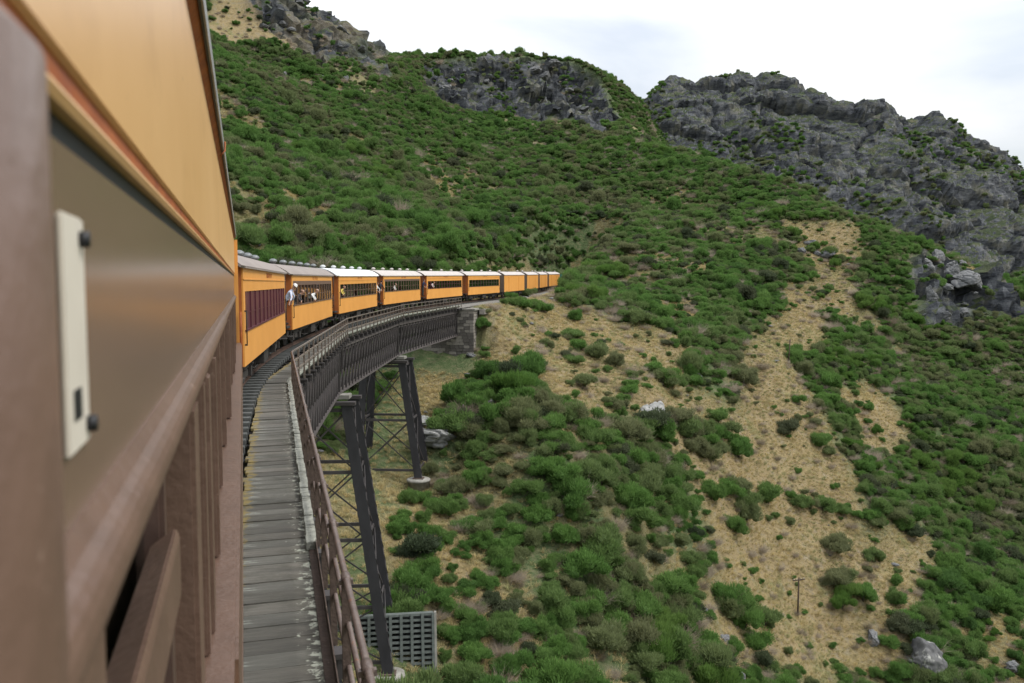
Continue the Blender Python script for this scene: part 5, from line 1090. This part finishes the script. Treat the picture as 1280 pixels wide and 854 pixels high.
# ---------------------------------------------------------------- people
def mat_flat(n, c, r=.8): return mat(n, c, tuple(q * .75 for q in c), r, 14)
SKIN = mat_flat('skin', (0.48, 0.28, 0.20), .6)
def person(name, J, cloth, loc, rz, label, hair=(0.03, 0.022, 0.018), cap=None, skin=SKIN):
    """J: joint dict (metres, local: +x outward, +y along the train, z from the feet)"""
    V = []; Rr = []; E = []
    def add(p, r): V.append(Vector(p)); Rr.append(r); return len(V) - 1
    def chain(a, pts):
        for p, r in pts: b = add(p, r); E.append((a, b)); a = b
        return a
    pel = add(J['pelvis'], (.155, .115)); ch = chain(pel, [(J['waist'], (.135, .10)), (J['chest'], (.165, .115)), (J['neckb'], (.085, .075))])
    nk = chain(ch, [(J['neck'], (.052, .052))]); h1 = chain(nk, [(J['jaw'], (.066, .075)), (J['skull'], (.082, .098)), (J['crown'], (.055, .065))])
    hd = (Vector(J['skull']) - Vector(J['neck'])).normalized()
    for s in ('r', 'l'):
        sh, el, wr = Vector(J['sh' + s]), Vector(J['el' + s]), Vector(J['wr' + s])
        a = chain(3 - 1, [(sh, (.062, .058)), (sh.lerp(el, .5), (.05, .05)), (el, (.042, .042)), (el.lerp(wr, .35), (.042, .04)), (wr, (.027, .03))])
        d = (wr - el).normalized(); palm = wr + d * .075; a = chain(a, [(palm, (.036, .02))])
        sd_ = d.cross(Vector((0, 0, 1)) if abs(d.z) < .9 else Vector((1, 0, 0))).normalized(); cu = sd_.cross(d)
        for q, ln in zip((-.03, -.01, .01, .03), (.07, .082, .076, .058)):
            b = palm + sd_ * q + d * .02; chain(a, [(b + d * ln * .5 - cu * .01, (.0085, .0085)), (b + d * ln * .85 - cu * .04, (.0075, .0075))])
        b = wr + d * .03; chain(a - 0, [(b + sd_ * .045 - cu * .01, (.0105, .0105)), (b + sd_ * .06 + d * .035 - cu * .025, (.009, .009))])
        hp, kn_, an = Vector(J['hp' + s]), Vector(J['kn' + s]), Vector(J['an' + s])
        b = chain(pel, [(hp, (.098, .10)), (hp.lerp(kn_, .5), (.08, .085)), (kn_, (.058, .06)), (kn_.lerp(an, .35), (.056, .06)), (an, (.04, .045))])
        chain(b, [(an + Vector(J.get('toe', (.0, .16, -.045))), (.042, .03))])
    me = bpy.data.meshes.new('body'); me.from_pydata([tuple(v) for v in V], E, []); ob = bpy.data.objects.new('tmp_body', me); COL.objects.link(ob)
    ob.modifiers.new('skin', 'SKIN').use_smooth_shade = True; sub = ob.modifiers.new('sub', 'SUBSURF'); sub.levels = 2; sub.render_levels = 2
    for i, sv in enumerate(me.skin_vertices[0].data): sv.radius = Rr[i]; sv.use_root = (i == 0)
    dg = bpy.context.evaluated_depsgraph_get(); nm_ = bpy.data.meshes.new_from_object(ob.evaluated_get(dg)); bpy.data.objects.remove(ob); nm_.name = 'body'
    body = link(name, nm_, None, loc, (0, 0, rz)); tag(body, label, 'person')
    shirt = mat_flat('shirt', cloth[0]); trous = mat_flat('trousers', cloth[1]); shoe = mat_flat('shoe', (.015, .014, .013)); hm = mat_flat('hair', hair, .5)
    nm_.materials.clear()
    for m in (shirt, trous, skin, shoe, hm): nm_.materials.append(m)
    pz = Vector(J['waist']); sk = Vector(J['skull']); segs = []
    wl = Vector(J['wrl']); wr_ = Vector(J['wrr'])
    for p in nm_.polygons:
        c = p.center; i = 0
        if (c - wl).length < .06 or (c - wr_).length < .06 or (c - wl).dot(wl - Vector(J['ell'])) > 0 and (c - wl).length < .25 or (c - wr_).dot(wr_ - Vector(J['elr'])) > 0 and (c - wr_).length < .25: i = 2
        elif (c - Vector(J['neckb'])).dot(hd) > .05 and (c - sk).length < .26:
            rel = c - sk; fwd = Vector(J['face']); i = 4 if (rel.dot(hd) > .045 or (rel.dot(fwd) < -.01 and rel.dot(hd) > -.06)) else 2
        elif min((c - Vector(J['anl'])).length, (c - Vector(J['anr'])).length) < .17 and c.z < max(J['anl'][2], J['anr'][2]) + .05: i = 3
        elif c.z < pz.z - .02 and all((c - Vector(J[q])).length > .13 for q in ('ell', 'elr')): i = 1
        p.material_index = i
    fwd = Vector(J['face']).normalized(); sid = hd.cross(fwd).normalized()
    # facial features on the head
    fm = MB(); fc = sk - hd * .015
    fm.tube([fc + fwd * .085 + hd * .005, fc + fwd * .112 - hd * .03], [.008, .014], 6, 0)
    for s in (-1, 1):
        fm.tube([fc + fwd * .088 + sid * s * .032 + hd * .012, fc + fwd * .096 + sid * s * .032 + hd * .012], .011, 6, 1)
        fm.tube([fc + sid * s * .078 - hd * .028, fc + sid * s * .09 + hd * .02 - fwd * .01], [.012, .018], 6, 0)
    fm.tube([fc + fwd * .088 - hd * .06 - sid * .022, fc + fwd * .09 - hd * .06 + sid * .022], .007, 5, 2)
    fm.build('face', [skin, hm, mat_flat('lips', (.3, .1, .09))], body)
    if cap:
        cm = MB(); n = 14; vs_ = []
        for j, (rr_, t) in enumerate(((.105, .02), (.106, .055), (.085, .1), (.04, .125))):
            for k in range(n): a = 6.283 * k / n; vs_.append(sk + hd * t + (fwd * math.cos(a) * 1.08 + sid * math.sin(a) * .92) * rr_)
        cm.add(vs_, [(j * n + k, j * n + (k + 1) % n, (j + 1) * n + (k + 1) % n, (j + 1) * n + k) for j in range(3) for k in range(n)] + [tuple(3 * n + k for k in range(n))], smooth=True)
        cm.add([sk + hd * .025 + fwd * .09 + sid * .075, sk + hd * .025 + fwd * .09 - sid * .075, sk + hd * .005 + fwd * .185 - sid * .05, sk + hd * .005 + fwd * .185 + sid * .05], [(0, 1, 2, 3)])
        cm.build('cap', mat_flat('cap', cap), body)
    return body
def stand(lean=.1, face=(.5, .85, -.05), armr=None, arml=None):
    l = lean
    J = dict(pelvis=(0, 0, .93), waist=(l * .25, 0, 1.08), chest=(l * .75, .01, 1.30), neckb=(l * 1.05, .015, 1.46), neck=(l * 1.2, .02, 1.52), jaw=(l * 1.35, .05, 1.585), skull=(l * 1.5, .045, 1.66), crown=(l * 1.6, .03, 1.735),
             shr=(l, .17, 1.42), shl=(l, -.17, 1.42), hpr=(0, .085, .88), hpl=(0, -.085, .88), knr=(.02, .10, .49), knl=(.01, -.11, .49), anr=(0, .12, .09), anl=(-.02, -.13, .09), toe=(.15, .04, -.05), face=face)
    J['elr'], J['wrr'] = armr or ((.2 + l, .28, 1.18), (.32, .22, 1.0)); J['ell'], J['wrl'] = arml or ((l - .02, -.29, 1.15), (l + .18, -.25, 1.0)); return J
def on_car(k, xl, yl, zl):
    p, h = CARS[k]; return Vector((p[0] + math.cos(h) * xl + math.sin(h) * yl, p[1] - math.sin(h) * xl + math.cos(h) * yl, rise(SP * k) + zl)), -h
q, rz = on_car(2, .93, -7.38, .995)
person('person', stand(.30, (.35, -.93, -.1), ((.38, .26, 1.22), (.28, .32, 1.02)), ((.36, -.27, 1.18), (.3, -.38, .98))), ((0.62, 0.66, 0.80), (0.012, 0.012, 0.014)), q, rz, 'person in pale blue shirt and white cap leaning out beside the maroon windowed carriage', cap=(.75, .74, .72))
q, rz = on_car(4, .93, -7.40, .995)
person('person', stand(.14, (.2, .97, 0), ((.3, .26, 1.2), (.34, .30, 1.0)), ((.24, -.3, 1.18), (.3, -.38, 1.0))), ((0.02, 0.024, 0.035), (0.014, 0.014, 0.017)), q, rz, 'person in black standing on the platform behind the white roofed carriage')
q, rz = on_car(3, .98, 7.36, .995)
person('person', stand(.12, (.6, .75, 0)), ((0.78, 0.78, 0.78), (0.03, 0.03, 0.035)), q, rz, 'person in white shirt at the end of the white roofed carriage')
q, rz = on_car(5, .90, -7.42, .995)
person('person', stand(.10, (.7, .7, 0)), ((0.03, 0.04, 0.09), (0.025, 0.03, 0.03)), q, rz, 'person in dark blue on the platform before the carriage with dark red window posts')
def leaner(k, yl, cloth, label, ext=.30, **kw):
    J = dict(pelvis=(-.05, 0, .93), waist=(.06, 0, 1.05), chest=(ext * .75, 0, 1.14), neckb=(ext * 1.25, .01, 1.25), neck=(ext * 1.38, .015, 1.30), jaw=(ext * 1.6, .04, 1.335), skull=(ext * 1.68, .035, 1.42), crown=(ext * 1.68, .02, 1.495),
             shr=(ext, .17, 1.20), shl=(ext, -.17, 1.20), hpr=(-.07, .085, .88), hpl=(-.07, -.085, .88), knr=(-.02, .09, .49), knl=(-.03, -.1, .49), anr=(-.08, .1, .09), anl=(-.1, -.11, .09), toe=(.15, .02, -.05), face=(.45, -.89, 0))
    J['elr'], J['wrr'] = (ext + .12, .24, .99), (ext + .1, .08, .93); J['ell'], J['wrl'] = (ext + .12, -.24, .99), (ext + .12, -.08, .93)
    q, rz = on_car(k, .84, yl, 1.0); return person('person', J, cloth, q, rz, label, **kw)
def win(k, n, i): a = -LB / 2 + .42; return a + (i + .5) * (LB - .84) / n
leaner(2, win(2, 13, 1), ((0.05, 0.045, 0.05), (0.03, 0.03, 0.035)), 'passenger in dark top leaning from the brown banded carriage window nearest the platform', hair=(.22, .17, .12))
leaner(2, win(2, 13, 5), ((0.80, 0.80, 0.80), (0.04, 0.04, 0.06)), 'passenger in white shirt leaning out of the brown banded carriage beside open windows', .36, hair=(.3, .25, .2))
leaner(3, win(3, 12, 0), ((0.70, 0.55, 0.12), (0.04, 0.04, 0.06)), 'passenger in yellow leaning out of the white roofed carriage', .30)
leaner(4, win(4, 14, 3), ((0.72, 0.70, 0.68), (0.04, 0.04, 0.06)), 'passenger in cream top leaning out ahead of the white roofed carriage', .28)
leaner(5, win(5, 13, 1), ((0.75, 0.62, 0.62), (0.04, 0.04, 0.06)), 'passenger in pale pink leaning from the carriage with dark red window posts', .34)
